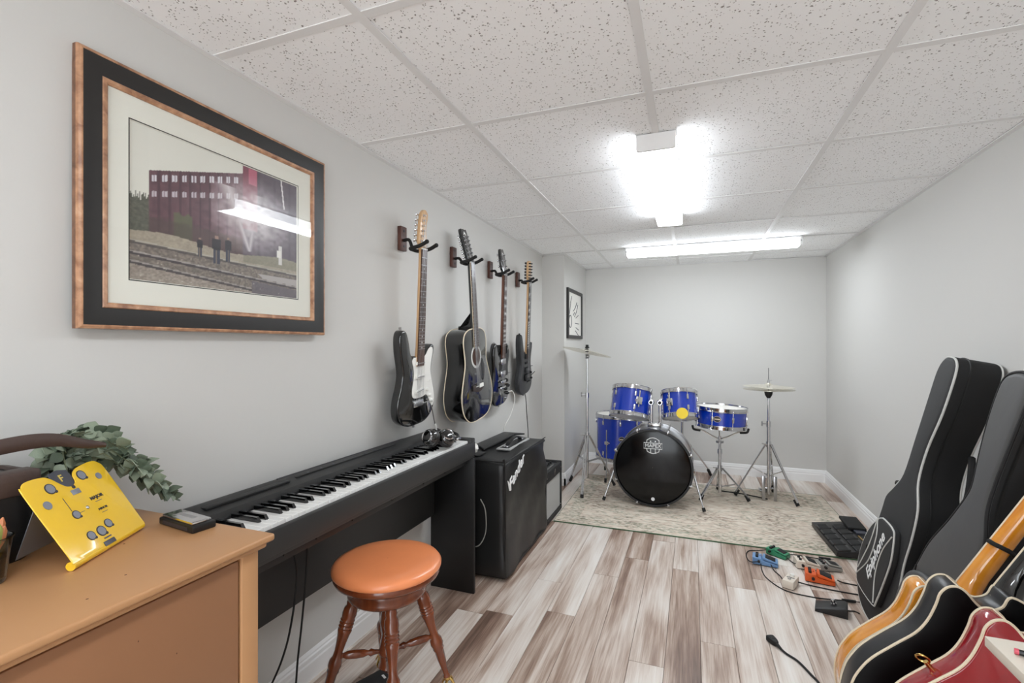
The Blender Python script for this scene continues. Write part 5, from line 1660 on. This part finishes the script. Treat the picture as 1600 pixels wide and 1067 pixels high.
def snare():
    c = Vector((.213, 4.12, .652))
    e = thing('snare_drum', 'shallow blue snare drum on a chrome basket stand', 'drum', Matrix.Translation(c) @ Matrix.Rotation(R(2.5), 4, 'Y'))
    drum(e, .182, .135, 8, .39, badge_a=R(180 - 12))
    part('strainer', B().box(-.016, .016, 0, .02, -.04, .03, .005, T=Matrix.Rotation(R(98), 4, 'Z') @ Matrix.Translation((0, .182, 0))), 'chrome', e)
    s = thing('snare_stand', 'chrome basket stand with black rubber tips under the snare drum', 'stand', (c.x - .01, c.y, 0))
    W = dict(parent=s, world=True)
    b = Vector((c.x - .01, c.y, 0))
    tripod(s, b, .245, [(.405, 4.10), (.06, 3.99), (.2, 4.36)], .10, .5)
    part('lower_tube', B().cyl(b + Vector((0, 0, .05)), b + Vector((0, 0, .38)), .0125, n=14), 'chrome', **W)
    part('upper_tube', B().cyl(b + Vector((0, 0, .36)), b + Vector((0, 0, .50)), .0095, n=14), 'chrome', **W)
    part('tilt_disc', B().cyl(b + Vector((0, 0, .445)), b + Vector((0, 0, .46)), .028, n=18), 'steel', **W)
    cl = part('height_clamp', B().cyl(b + Vector((0, 0, .36)), b + Vector((0, 0, .395)), .018, n=14), 'chrome', **W)
    part('wing_bolt', B().tube([b + Vector((-.012, -.006, .25)), b + Vector((-.05, -.02, .25))], .004, 8), 'steel', cl, world=True)
    for a in (200, 335, 90):
        d = Vector((math.cos(R(a)), math.sin(R(a)), 0))
        tip = b + d * .204 + Vector((0, 0, c.z - .098))
        ar = part('basket_arm', B().tube([b + Vector((0, 0, .475)), b + d * .06 + Vector((0, 0, .50)), b + d * .14 + Vector((0, 0, c.z - .108)), tip], .0055, 8, sub=4), 'chrome', **W)
        part('arm_tip', B().tube([tip - d * .05 + Vector((0, 0, -.012)), tip + Vector((0, 0, -.002)), tip + d * .012 + Vector((0, 0, .028))], .009, 8, sub=4), 'rubber', ar, world=True)
snare()
# bass drum pedal's and throne's far leg seen between the drums: rear boom stand foot
def rear_leg():
    e = thing('drum_throne', 'chrome drum throne half hidden behind the right rack tom', 'stool', (-.085, 4.55, 0))
    W = dict(parent=e, world=True)
    part('post', B().cyl((-.085, 4.55, .06), (-.085, 4.55, .66), .011, n=12), 'chrome', **W)
    for f in ((.16, 4.82), (-.33, 4.66), (-.03, 4.3)):
        zf = ZR if f[1] < 4.47 else 0
        lg = part('leg', B().tube([(-.085, 4.55, .42), (f[0], f[1], zf + .035)], .007, 8), 'chrome', **W)
        part('rubber_foot', B().tube([(-.085 + (f[0] + .085) * .9, 4.55 + (f[1] - 4.55) * .9, zf + .065), (f[0], f[1], zf + .008)], .013, 8), 'rubber', lg, world=True)
    part('collar', B().cyl((-.085, 4.55, .60), (-.085, 4.55, .635), .02, n=14), 'chrome', **W)
    part('seat', B().lathe([(.001, .66), (.10, .662), (.112, .67), (.112, .70), (.095, .71), (.001, .715)], 32, Matrix.Translation((-.085, 4.55, 0))), 'black', **W)
rear_leg()
# ================================================================ RIGHT SIDE
def plane_frame(X0, k, yc):
    n = math.hypot(1, k)
    return frame_mat(Vector((X0, yc, 0)), Vector((0, -1, 0)), Vector((k / n, 0, 1 / n)), Vector((-1 / n, 0, k / n))), n

def gig_bag_logo():
    X0, k, yc = .72, .2, 2.52
    T, n = plane_frame(X0, k, yc)
    e = thing('gig_bag', 'charcoal padded guitar bag with white piping and lettered pocket', 'guitar bag', T)
    P = lambda pts: [(-(y - yc), z * n) for y, z in pts]
    out = [(2.385, 1.166), (2.435, 1.160), (2.472, 1.11), (2.49, 1.0), (2.515, .82), (2.54, .66), (2.60, .585), (2.655, .53), (2.668, .46), (2.69, .36), (2.74, .25), (2.755, .16), (2.725, .065), (2.62, .012), (2.48, .006), (2.375, .045), (2.335, .13), (2.338, .22), (2.352, .33), (2.343, .44), (2.352, .555), (2.405, .66), (2.398, .795), (2.35, .946), (2.328, 1.10), (2.345, 1.15)]
    o = sp2(P(out), 4)
    D = .155
    part('shell', B().slab(o, -D, 0, .016, seg=4), 'nylon', e, 60)
    part('gusset', B().slab(inset(o, -.0015), -D + .012, -.012, .004), 'nylon2', e, 60)
    part('front_piping', B().tube([(a, b_, -.008) for a, b_ in inset(o, .0005)], .0042, 6, closed=True), 'pipe', e)
    part('back_piping', B().tube([(a, b_, -D + .008) for a, b_ in inset(o, .0005)], .0035, 6, closed=True), 'pipe', e)
    part('zipper', B().tube([(a, b_, -.05) for a, b_ in inset(o, -.002)], .0035, 5, closed=True), 'zipper', e)
    # accessory pocket
    pk = [(2.577, .437), (2.50, .446), (2.43, .437), (2.408, .415), (2.384, .328), (2.397, .235), (2.425, .13), (2.45, .104), (2.62, .106), (2.675, .138), (2.70, .241), (2.664, .353)]
    pko = P([(y, z) for y, z in pk])
    pks = sp2(pko, 3)
    pko_ = part('pocket', B().slab(pks, -.004, .03, .010, seg=3), 'nylon', e, 60)
    part('pocket_piping', B().tube([(a, b_, .024) for a, b_ in pks], .0036, 6, closed=True), 'pipe', pko_)
    for ln in ([(2.587, .430), (2.606, .308), (2.669, .17)], [(2.582, .43), (2.554, .357), (2.575, .245), (2.672, .14)], [(2.412, .412), (2.468, .327), (2.478, .224), (2.434, .118)]):
        part('pocket_seam', B().tube([(a, b_, .0305) for a, b_ in P(ln)], .0028, 6, sub=6), 'pipe', pko_)
    a = math.atan2((.379 - .181) * n, (2.55 - 2.49))
    cx, cy = P([(2.522, .285)])[0]
    text('script_lettering', 'Epiphone', .074, Matrix.Translation((cx, cy, .031)) @ Matrix.Rotation(a, 4, 'Z'), 'whiteink', pko_, shear=.35, ext=.0006, sx=.82, bold=.0012)
    part('pocket_zip_pull', B().box(.0, .006, 0, .02, 0, .004, .001, T=Matrix.Translation((P([(2.63, .28)])[0][0], .28, .03))), 'zipper', pko_)
    # carry loops: at the shoulder and the grip on the near side
    part('hang_loop', B().tube([(-.09, .61 * n, -.03), (-.135, .60 * n, -.03), (-.15, .585 * n, -.035), (-.13, .57 * n, -.04)], .005, 6, sub=4), 'zipper', e)
    gp = [(.155, .80 * n, -D + .02), (.195, .76 * n, -D + .03), (.215, .66 * n, -D + .03), (.20, .54 * n, -D + .03), (.17, .50 * n, -D + .02)]
    part('back_strap', B().tube(gp, .012, 8, sub=5), 'nylon2', e)
gig_bag_logo()

def gig_bag_plain():
    X0, k, yc = .70, .19, 2.05
    T, n = plane_frame(X0, k, yc)
    e = thing('gig_bag', 'plain grey black guitar bag with dark piping beside the lettered one', 'guitar bag', T)
    P = lambda pts: [(-(y - yc), z * n) for y, z in pts]
    out = [(1.86, 1.131), (1.915, 1.129), (1.957, 1.105), (1.976, 1.036), (1.985, .952), (1.986, .847), (1.982, .774), (1.995, .725), (2.064, .618), (2.15, .506), (2.199, .401), (2.268, .25), (2.285, .15), (2.25, .06), (2.16, .012), (2.0, .01), (1.90, .05), (1.865, .14), (1.86, .26), (1.865, .37), (1.855, .46), (1.85, .60), (1.878, .70), (1.873, .793), (1.847, .925), (1.822, 1.052), (1.825, 1.11)]
    o = sp2(P(out), 4)
    D = .15
    part('shell', B().slab(o, -D, 0, .018, seg=4), 'vinylbag', e, 60)
    part('gusset', B().slab(inset(o, -.0015), -D + .014, -.014, .004), 'nylon2', e, 60)
    part('front_piping', B().tube([(a, b_, -.008) for a, b_ in inset(o, .0005)], .005, 6, closed=True), 'nylon2', e)
    part('back_piping', B().tube([(a, b_, -D + .008) for a, b_ in inset(o, .0005)], .004, 6, closed=True), 'nylon2', e)
    part('zipper', B().tube([(a, b_, -.03) for a, b_ in inset(o, -.002)], .0045, 5, closed=True), 'zipper', e)
    pk = P([(2.20, .36), (2.12, .40), (2.02, .40), (1.93, .36), (1.90, .25), (1.92, .10), (2.0, .05), (2.15, .05), (2.23, .12), (2.24, .25)])
    p_ = part('pocket', B().slab(sp2(pk, 4), -.004, .022, .012), 'vinylbag', e, 60)
    part('pocket_zip_pull', B().box(-.003, .003, -.02, .006, 0, .005, .001, T=Matrix.Translation((P([(2.175, .40)])[0][0], .405, .004))), 'zipper', p_)
gig_bag_plain()

# ---- leaning guitars seen from behind
GL = [(0, 0), (-.06, .004), (-.115, .03), (-.156, .085), (-.176, .145), (-.179, .19), (-.173, .235), (-.152, .30), (-.133, .355), (-.129, .40), (-.135, .447), (-.142, .478), (-.137, .503), (-.121, .516), (-.10, .514), (-.075, .503), (-.053, .500), (-.036, .512), (-.027, .53), (-.025, .56)]
GRt = [(.025, .562), (.06, .56), (.10, .545), (.128, .51), (.135, .46), (.128, .40), (.129, .36), (.15, .30), (.173, .235), (.18, .19), (.176, .14), (.156, .085), (.115, .03), (.06, .004)]
def leaning(name, label, Oxz, yback, D, sc_, side, back, neckm, binding, kk=1.0, headm='gloss', ring=None):
    ph = R(29)
    l = Vector((math.sin(ph), 0, math.cos(ph))); w_ = Vector((math.cos(ph), 0, -math.sin(ph)))
    # the guitar's face looks away from the camera (+y); local z = -y
    T = frame_mat(Vector((Oxz[0], yback, Oxz[1])), w_, l, Vector((0, -1, 0)))
    e = thing(name, label, 'guitar', T, 'guitars leaning on the right wall')
    o = sp2([(a * sc_, b_ * sc_) for a, b_ in GL + GRt], 4)
    part('side', B().slab(o, -D, 0, .0015), side, e, 50)
    part('back', B().slab(inset(o, .002), -.002, .003, .0025), back, e, 50)
    part('top', B().slab(inset(o, .002), -D - .004, -D + .002, .002), side, e, 50)
    part('back_binding', B().tube([(a, b_, -.002) for a, b_ in o], .0034, 6, closed=True), binding, e)
    part('front_binding', B().tube([(a, b_, -D + .002) for a, b_ in o], .0034, 6, closed=True), binding, e)
    # seam of the rim behind the horn
    part('rim_seam', B().tube([(-.121 * sc_, .5175 * sc_, -.003), (-.121 * sc_, .5175 * sc_, -D + .003)], .002, 6), binding, e)
    v0 = .52 * sc_; vN = v0 + .42
    n = 12; rows = 14; vs = []; fs = []
    for i in range(rows + 1):
        t = i / rows; v = v0 + (vN - v0) * t
        hw = .0285 - .006 * t
        th = .024 + (D - .03) * max(0, (.2 - t) / .2) ** 1.3
        for k in range(n + 1):
            a = PI * k / n
            vs.append((-hw * math.cos(a), v, -D + .004 + th * math.sin(a) ** .75))
    for i in range(rows):
        for k in range(n): fs.append((i * (n + 1) + k, i * (n + 1) + k + 1, (i + 1) * (n + 1) + k + 1, (i + 1) * (n + 1) + k))
    fs += [tuple(range(n + 1)), tuple(rows * (n + 1) + k for k in range(n, -1, -1))]
    nk = part('neck', B().add(vs, fs), neckm, e, 50)
    part('fingerboard', B().slab([(-.028, v0 - .06), (.028, v0 - .06), (.0215, vN), (-.0215, vN)], -D - .006, -D + .004, .001), 'ebony', e)
    part('neck_binding', B().tube([(-.0288, v0, -D + .002), (-.0222, vN, -D + .002)], .0026, 6).tube([(.0288, v0, -D + .002), (.0222, vN, -D + .002)], .0026, 6), binding, nk)
    part('heel_cap', B().tube([(-.026, v0 + .012, -D + .012), (-.02, v0 + .012, -.016), (0, v0 + .012, -.007), (.02, v0 + .012, -.016), (.026, v0 + .012, -D + .012)], .0024, 6, sub=4), binding, nk)
    hd = part('headstock', B().slab(sp2([(-.0215, vN), (-.03, vN + .03), (-.042, vN + .06), (-.04, vN + .13), (-.025, vN + .16), (0, vN + .15), (.025, vN + .16), (.04, vN + .13), (.042, vN + .06), (.03, vN + .03), (.0215, vN)], 4), -D - .006, -D + .010, .002), headm, e, 50)
    for s in (-1, 1):
        for q in range(3):
            part('tuner', B().cyl((s * .03, vN + .055 + q * .035, -D + .016), (s * .052, vN + .055 + q * .035, -D + .016), .003, n=8).ball((s * .06, vN + .055 + q * .035, -D + .016), .010, 10, 8, (.9, 1, .5)), 'gold', hd)
    part('end_pin', B().cyl((0, 0, -D / 2), (0, -.012, -D / 2), .007, n=12), 'gold', e)
    # output jack plate / strap pin on the rim
    return e, T
k = 1.035
eb, Tb = leaning('leaning_guitar', 'black hollow body guitar with cream binding leaning between amber and red ones', (.4914 * k, 1.21 - (1.21 - .083) * k), 1.62 * k - .075, .075, k, 'bsatin', 'bback', 'gloss', 'cream')
ea, Ta = leaning('leaning_guitar', 'amber maple guitar with cream binding leaning beside the plain bag', (.506, .062), 1.712, .07, .89, 'amber', 'amber', 'amber', 'cream', headm='amber')
er, Tr = leaning('leaning_guitar', 'cherry red guitar with cream binding leaning nearest the camera', (.522 * 1.04, 1.21 - (1.21 - .105) * 1.04), 1.456, .06, .99, 'red', 'red', 'red', 'cream', headm='red')
# strap pin ring standing on the red guitar's rim
part('strap_pin', B().cyl((-.148, .305, -.052), (-.160, .31, -.052), .006, n=12), 'gold', er)
part('strap_ring', B().tube([(-.168 - .014 * math.cos(a * .3927), .313 + .010 * math.sin(a * .3927), -.052 + .008 * math.sin(a * .3927)) for a in range(16)], .0028, 6, closed=True), 'gold', er)
# black strap tie round the amber neck
part('neck_strap', B().tube([Ta @ Vector(q) for q in ((-.03, .655, -.062), (-.024, .655, -.046), (.0, .657, -.038), (.022, .655, -.045), (.045, .64, -.05), (.075, .63, -.055))], .0065, 8, sub=5), 'rubber', ea, world=True, label='black strap tied round the neck')

# ---- cream table corner with pencil
def side_table():
    x0, x1, y0, y1, z = .434, 1.09, .25, .977, .75
    e = thing('side_table', 'cream laminate table whose corner enters the frame at right', 'table', ((x0 + x1) / 2, (y0 + y1) / 2, 0))
    W = dict(parent=e, world=True)
    part('table_top', B().box(x0, x1, y0, y1, z - .016, z, .0012), 'table', **W)
    for xx in (x1 - .06,):
        for yy in (y0 + .06, y1 - .25): part('leg', B().cyl((xx, yy, 0), (xx, yy, z - .016), .018, .024, n=14), 'table', **W)
    for yy in (y0 + .06, y1 - .30): part('leg', B().cyl((x0 + .3, yy, 0), (x0 + .3, yy, z - .016), .018, .024, n=14), 'table', **W)
side_table()
def pencil():
    p0 = Vector((.450, .935, .7545)); p1 = Vector((.57, .885, .7545)); d = (p1 - p0).normalized()
    e = thing('pencil', 'black pencil with pink end on the cream table', 'pencil', p0)
    part('barrel', B().cyl(p0 + d * .005, p1 - d * .015, .0042, n=8), 'black', e, world=True)
    part('eraser', B().cyl(p0, p0 + d * .005, .0042, n=12), 'pink', e, world=True)
    part('tip', B().cyl(p1 - d * .015, p1, .0042, .0006, n=8), 'maple', e, world=True)
pencil()

# ================================================================ FLOOR PEDALS
def stomp(label, loc, rot, m, L=.125, Wd=.072, H=.05, knobs=3, kind='pedal'):
    """compact effect pedal: knob deck at -x, sloping treadle toward +x"""
    T = Matrix.Translation((loc[0], loc[1], 0)) @ Matrix.Rotation(R(rot), 4, 'Z')
    e = thing('effects_pedal', label, 'effects pedal', T, 'effects pedals by the rug')
    hw = Wd / 2
    S = Matrix(((1, 0, 0, 0), (0, 0, -1, 0), (0, 1, 0, 0), (0, 0, 0, 1)))
    part('case', B().slab([(-L / 2, .004), (L / 2, .004), (L / 2, .018), (-.015, .03), (-.018, H * .78), (-L / 2, H * .82)], -hw, hw, .0025, T=S), m, e)
    part('rubber_base', B().box(-L / 2 + .004, L / 2 - .004, -hw + .004, hw - .004, 0, .005), 'rubber', e)
    tr = part('treadle', B().slab([(-.012, .034), (L / 2 - .002, .021), (L / 2 - .002, .028), (-.012, H * .92)], -hw + .003, hw - .003, .0025, T=S), m, e)
    sl = math.atan2(H * .92 - .028, L / 2 + .01)
    part('rubber_pad', B().box(.0, L / 2 - .012, -hw + .010, hw - .010, -.001, .003, .001, T=Matrix.Translation((0, 0, H * .92 - .004)) @ Matrix.Rotation(sl, 4, 'Y')), 'rubber' if knobs else 'pgy', tr)
    for k in range(knobs):
        y = (k - (knobs - 1) / 2) * (Wd / (knobs + .4))
        part('knob', B().lathe([(.0075, 0), (.007, .009), (.001, .010)], 12, Matrix.Translation((-L / 2 + .022, y, H * .80))), 'black', e)
    part('status_light', B().ball((-L / 2 + .038, 0, H * .8), .003, 8, 6), 'red', e)
    for s in (-1, 1): part('jack', B().cyl((-.03, s * hw, .024), (-.03, s * (hw + .012), .024), .007, n=10), 'black', e)
    return e
stomp('pale blue effects pedal leftmost in the group on the floor', (.378, 2.985), -8, 'pbl')
stomp('small green effects pedal behind the blue one at the rug edge', (.462, 3.125), -35, 'pgr', .11, .06, .045)
stomp('cream white effects pedal between the green and orange ones', (.585, 3.02), 5, 'pwh', .115, .075, .055, 2)
stomp('grey effects pedal half behind the orange one', (.69, 3.035), 10, 'pgy', .11, .07, .045)
stomp('bright orange effects pedal at the front of the group', (.612, 2.865), -8, 'por', .13, .078, .055)
def mini_pedal():
    T = Matrix.Translation((.463, 2.755, 0)) @ Matrix.Rotation(R(-25), 4, 'Z')
    e = thing('mini_pedal', 'small white mini pedal with one footswitch left of the orange one', 'effects pedal', T, 'effects pedals by the rug')
    part('case', B().box(-.026, .026, -.047, .047, .002, .042, .004), 'pwh', e)
    part('rubber_base', B().box(-.023, .023, -.044, .044, 0, .003), 'rubber', e)
    part('footswitch', B().cyl((0, -.02, .042), (0, -.02, .054), .006, n=12).cyl((0, -.02, .041), (0, -.02, .046), .009, n=6), 'chrome', e)
    part('knob', B().lathe([(.010, .042), (.009, .053), (.001, .054)], 16, Matrix.Translation((0, .024, 0))), 'white', e)
    part('printed_band', B().box(-.018, .018, -.002, .006, .0418, .0424), 'slate', e)
mini_pedal()
def footswitch():
    T = Matrix.Translation((.593, 2.56, 0)) @ Matrix.Rotation(R(-14), 4, 'Z')
    e = thing('footswitch', 'black wedge footswitch with chrome button nearest the cable plug', 'footswitch', T)
    S = Matrix(((1, 0, 0, 0), (0, 0, -1, 0), (0, 1, 0, 0), (0, 0, 0, 1)))
    part('wedge', B().slab([(-.062, 0), (.062, 0), (.062, .04), (.05, .044), (-.062, .014)], -.045, .045, .004, T=S), 'black', e)
    part('button', B().cyl((.01, .0, .034), (.005, .0, .054), .008, n=14), 'chrome', e)
    part('button_nut', B().cyl((.011, .0, .03), (.0085, .0, .039), .012, n=6), 'chrome', e)
    part('jack', B().cyl((.03, .043, .02), (.03, .057, .02), .006, n=10), 'chrome', e)
footswitch()

def floor_board():
    T = Matrix.Translation((.87, 3.44, .0085)) @ Matrix.Rotation(R(3), 4, 'Z')
    e = thing('pedal_controller', 'wide black floor controller with rows of switches on the rug corner', 'floor controller', T)
    S = Matrix(((0, 0, 1, 0), (1, 0, 0, 0), (0, 1, 0, 0), (0, 0, 0, 1)))
    Sx = Matrix(((1, 0, 0, 0), (0, 0, -1, 0), (0, 1, 0, 0), (0, 0, 0, 1)))
    ch = part('chassis', B().slab([(-.115, .006), (.14, .006), (.14, .062), (.10, .058), (-.115, .030)], -.255, .235, .004, T=Sx), 'black', e)
    part('rubber_feet', B().box(-.1, .12, -.22, .22, .0, .007), 'rubber', e)
    for kx in (0, 1):
        for q in range(5):
            x = -.075 + kx * .09; y = -.2 + q * .085
            sw = part('switch_treadle', B().box(-.034, .034, -.034, .034, 0, .012, .004, T=Matrix.Translation((x, y, .036 + kx * .0095)) @ Matrix.Rotation(R(-9), 4, 'Y')), 'satin', e)
            part('treadle_rib', B().box(-.028, .02, -.03, .03, .0115, .0135, T=Matrix.Translation((x, y, .036 + kx * .0095)) @ Matrix.Rotation(R(-9), 4, 'Y')), 'rubber', sw)
    part('screen', B().box(.065, .125, .02, .12, .055, .066, .002), 'slate', e)
    part('label_strip', B().box(.062, .07, -.22, .0, .052, .0575), 'gold', e)
    ex = part('expression_pedal', B().box(-.05, .05, -.085, .085, 0, .02, .006, T=Matrix.Translation((.085, .155, .068)) @ Matrix.Rotation(R(6), 4, 'X')), 'rubber', e)
floor_board()

# ---- cables on the floor
def cable(label, pts, r=.0028, m='rubber', name='patch_cable', grp='patch cables among the pedals'):
    return solo(name, B().tube(pts, r, 6, sub=7), m, label, 'cable', grp)
cable('short patch cable curling left around the blue pedal', [(.335, 2.94, .024), (.30, 2.96, .012), (.29, 3.05, .004), (.31, 3.13, .004), (.37, 3.155, .006), (.415, 3.15, .02)])
cable('patch cable from the blue pedal to the white mini pedal', [(.40, 2.935, .02), (.41, 2.90, .006), (.43, 2.85, .004), (.437, 2.80, .008), (.45, 2.795, .02)])
cable('long thin cable curving in front of the blue pedal to the black footswitch', [(.35, 2.93, .02), (.35, 2.88, .004), (.365, 2.79, .003), (.43, 2.69, .003), (.54, 2.665, .003), (.62, 2.672, .003), (.665, 2.674, .006)])
cable('patch cable between the green pedal and the cream one', [(.49, 3.09, .02), (.515, 3.06, .006), (.525, 3.02, .012), (.53, 3.0, .02)])
cable('cable along the rug edge behind the cream pedal', [(.50, 3.13, .012), (.56, 3.165, .004), (.62, 3.16, .004), (.67, 3.155, .004), (.70, 3.16, .004)])
cable('cable running right from the orange pedal to the bags', [(.69, 2.86, .02), (.72, 2.88, .004), (.80, 2.87, .003), (.85, 2.86, .003)], .0035)
cable('cable running right from the white mini pedal to the bags', [(.495, 2.77, .02), (.55, 2.79, .004), (.65, 2.775, .003), (.75, 2.768, .003), (.83, 2.765, .003)], .0035)
cable('cable from the black footswitch to the lettered bag', [(.62, 2.60, .02), (.66, 2.585, .004), (.69, 2.59, .003), (.705, 2.575, .003)])
cable('loop of cable behind the cream and grey pedals', [(.56, 3.072, .022), (.585, 3.105, .006), (.64, 3.12, .004), (.675, 3.10, .01), (.662, 3.083, .022)])
for pt, nm in (((.70, 3.16), 'cable plug at the rug edge behind the pedals'), ((.69, 2.674), 'inline cable plug beside the lettered bag')):
    e = thing('jack_plug', nm, 'plug', (pt[0], pt[1], 0))
    part('barrel', B().cyl((-.028, 0, .008), (.028, .003, .008), .0065, n=12), 'black', e)
    part('tip', B().cyl((.028, .003, .008), (.045, .004, .008), .003, n=8), 'chrome', e)
def mains():
    e = thing('mains_lead', 'black mains lead with moulded plug lying in the open floor', 'cord', (.304, 2.208, 0))
    W = dict(parent=e, world=True)
    part('cord', B().tube([(.327, 2.162, .007), (.345, 2.135, .005), (.378, 2.10, .0045), (.408, 2.03, .0045), (.425, 1.98, .0045), (.43, 1.85, .0045)], .0042, 8, sub=6), 'rubber', **W)
    d = Vector((.45, -.89, 0)).normalized(); sd = Vector((d.y, -d.x, 0))
    T = frame_mat(Vector((.304, 2.206, .011)), sd, d, Vector((0, 0, 1)))
    pl = part('plug_body', B().slab(sp2([(-.014, -.018), (.014, -.018), (.016, .0), (.013, .018), (.006, .032), (-.006, .032), (-.013, .018), (-.016, 0)], 3), -.010, .010, .004, T=T), 'rubber', **W)
    part('strain_relief', B().tube([T @ Vector((0, .03, 0)), T @ Vector((0, .055, -.003))], [.007, .0048], 8), 'rubber', pl, world=True)
    part('grip_ridges', B().box(-.008, .008, -.012, -.009, .0095, .0112, T=T).box(-.008, .008, -.004, -.001, .0095, .0112, T=T).box(-.008, .008, .004, .007, .0095, .0112, T=T), 'satin', pl, world=True)
mains()
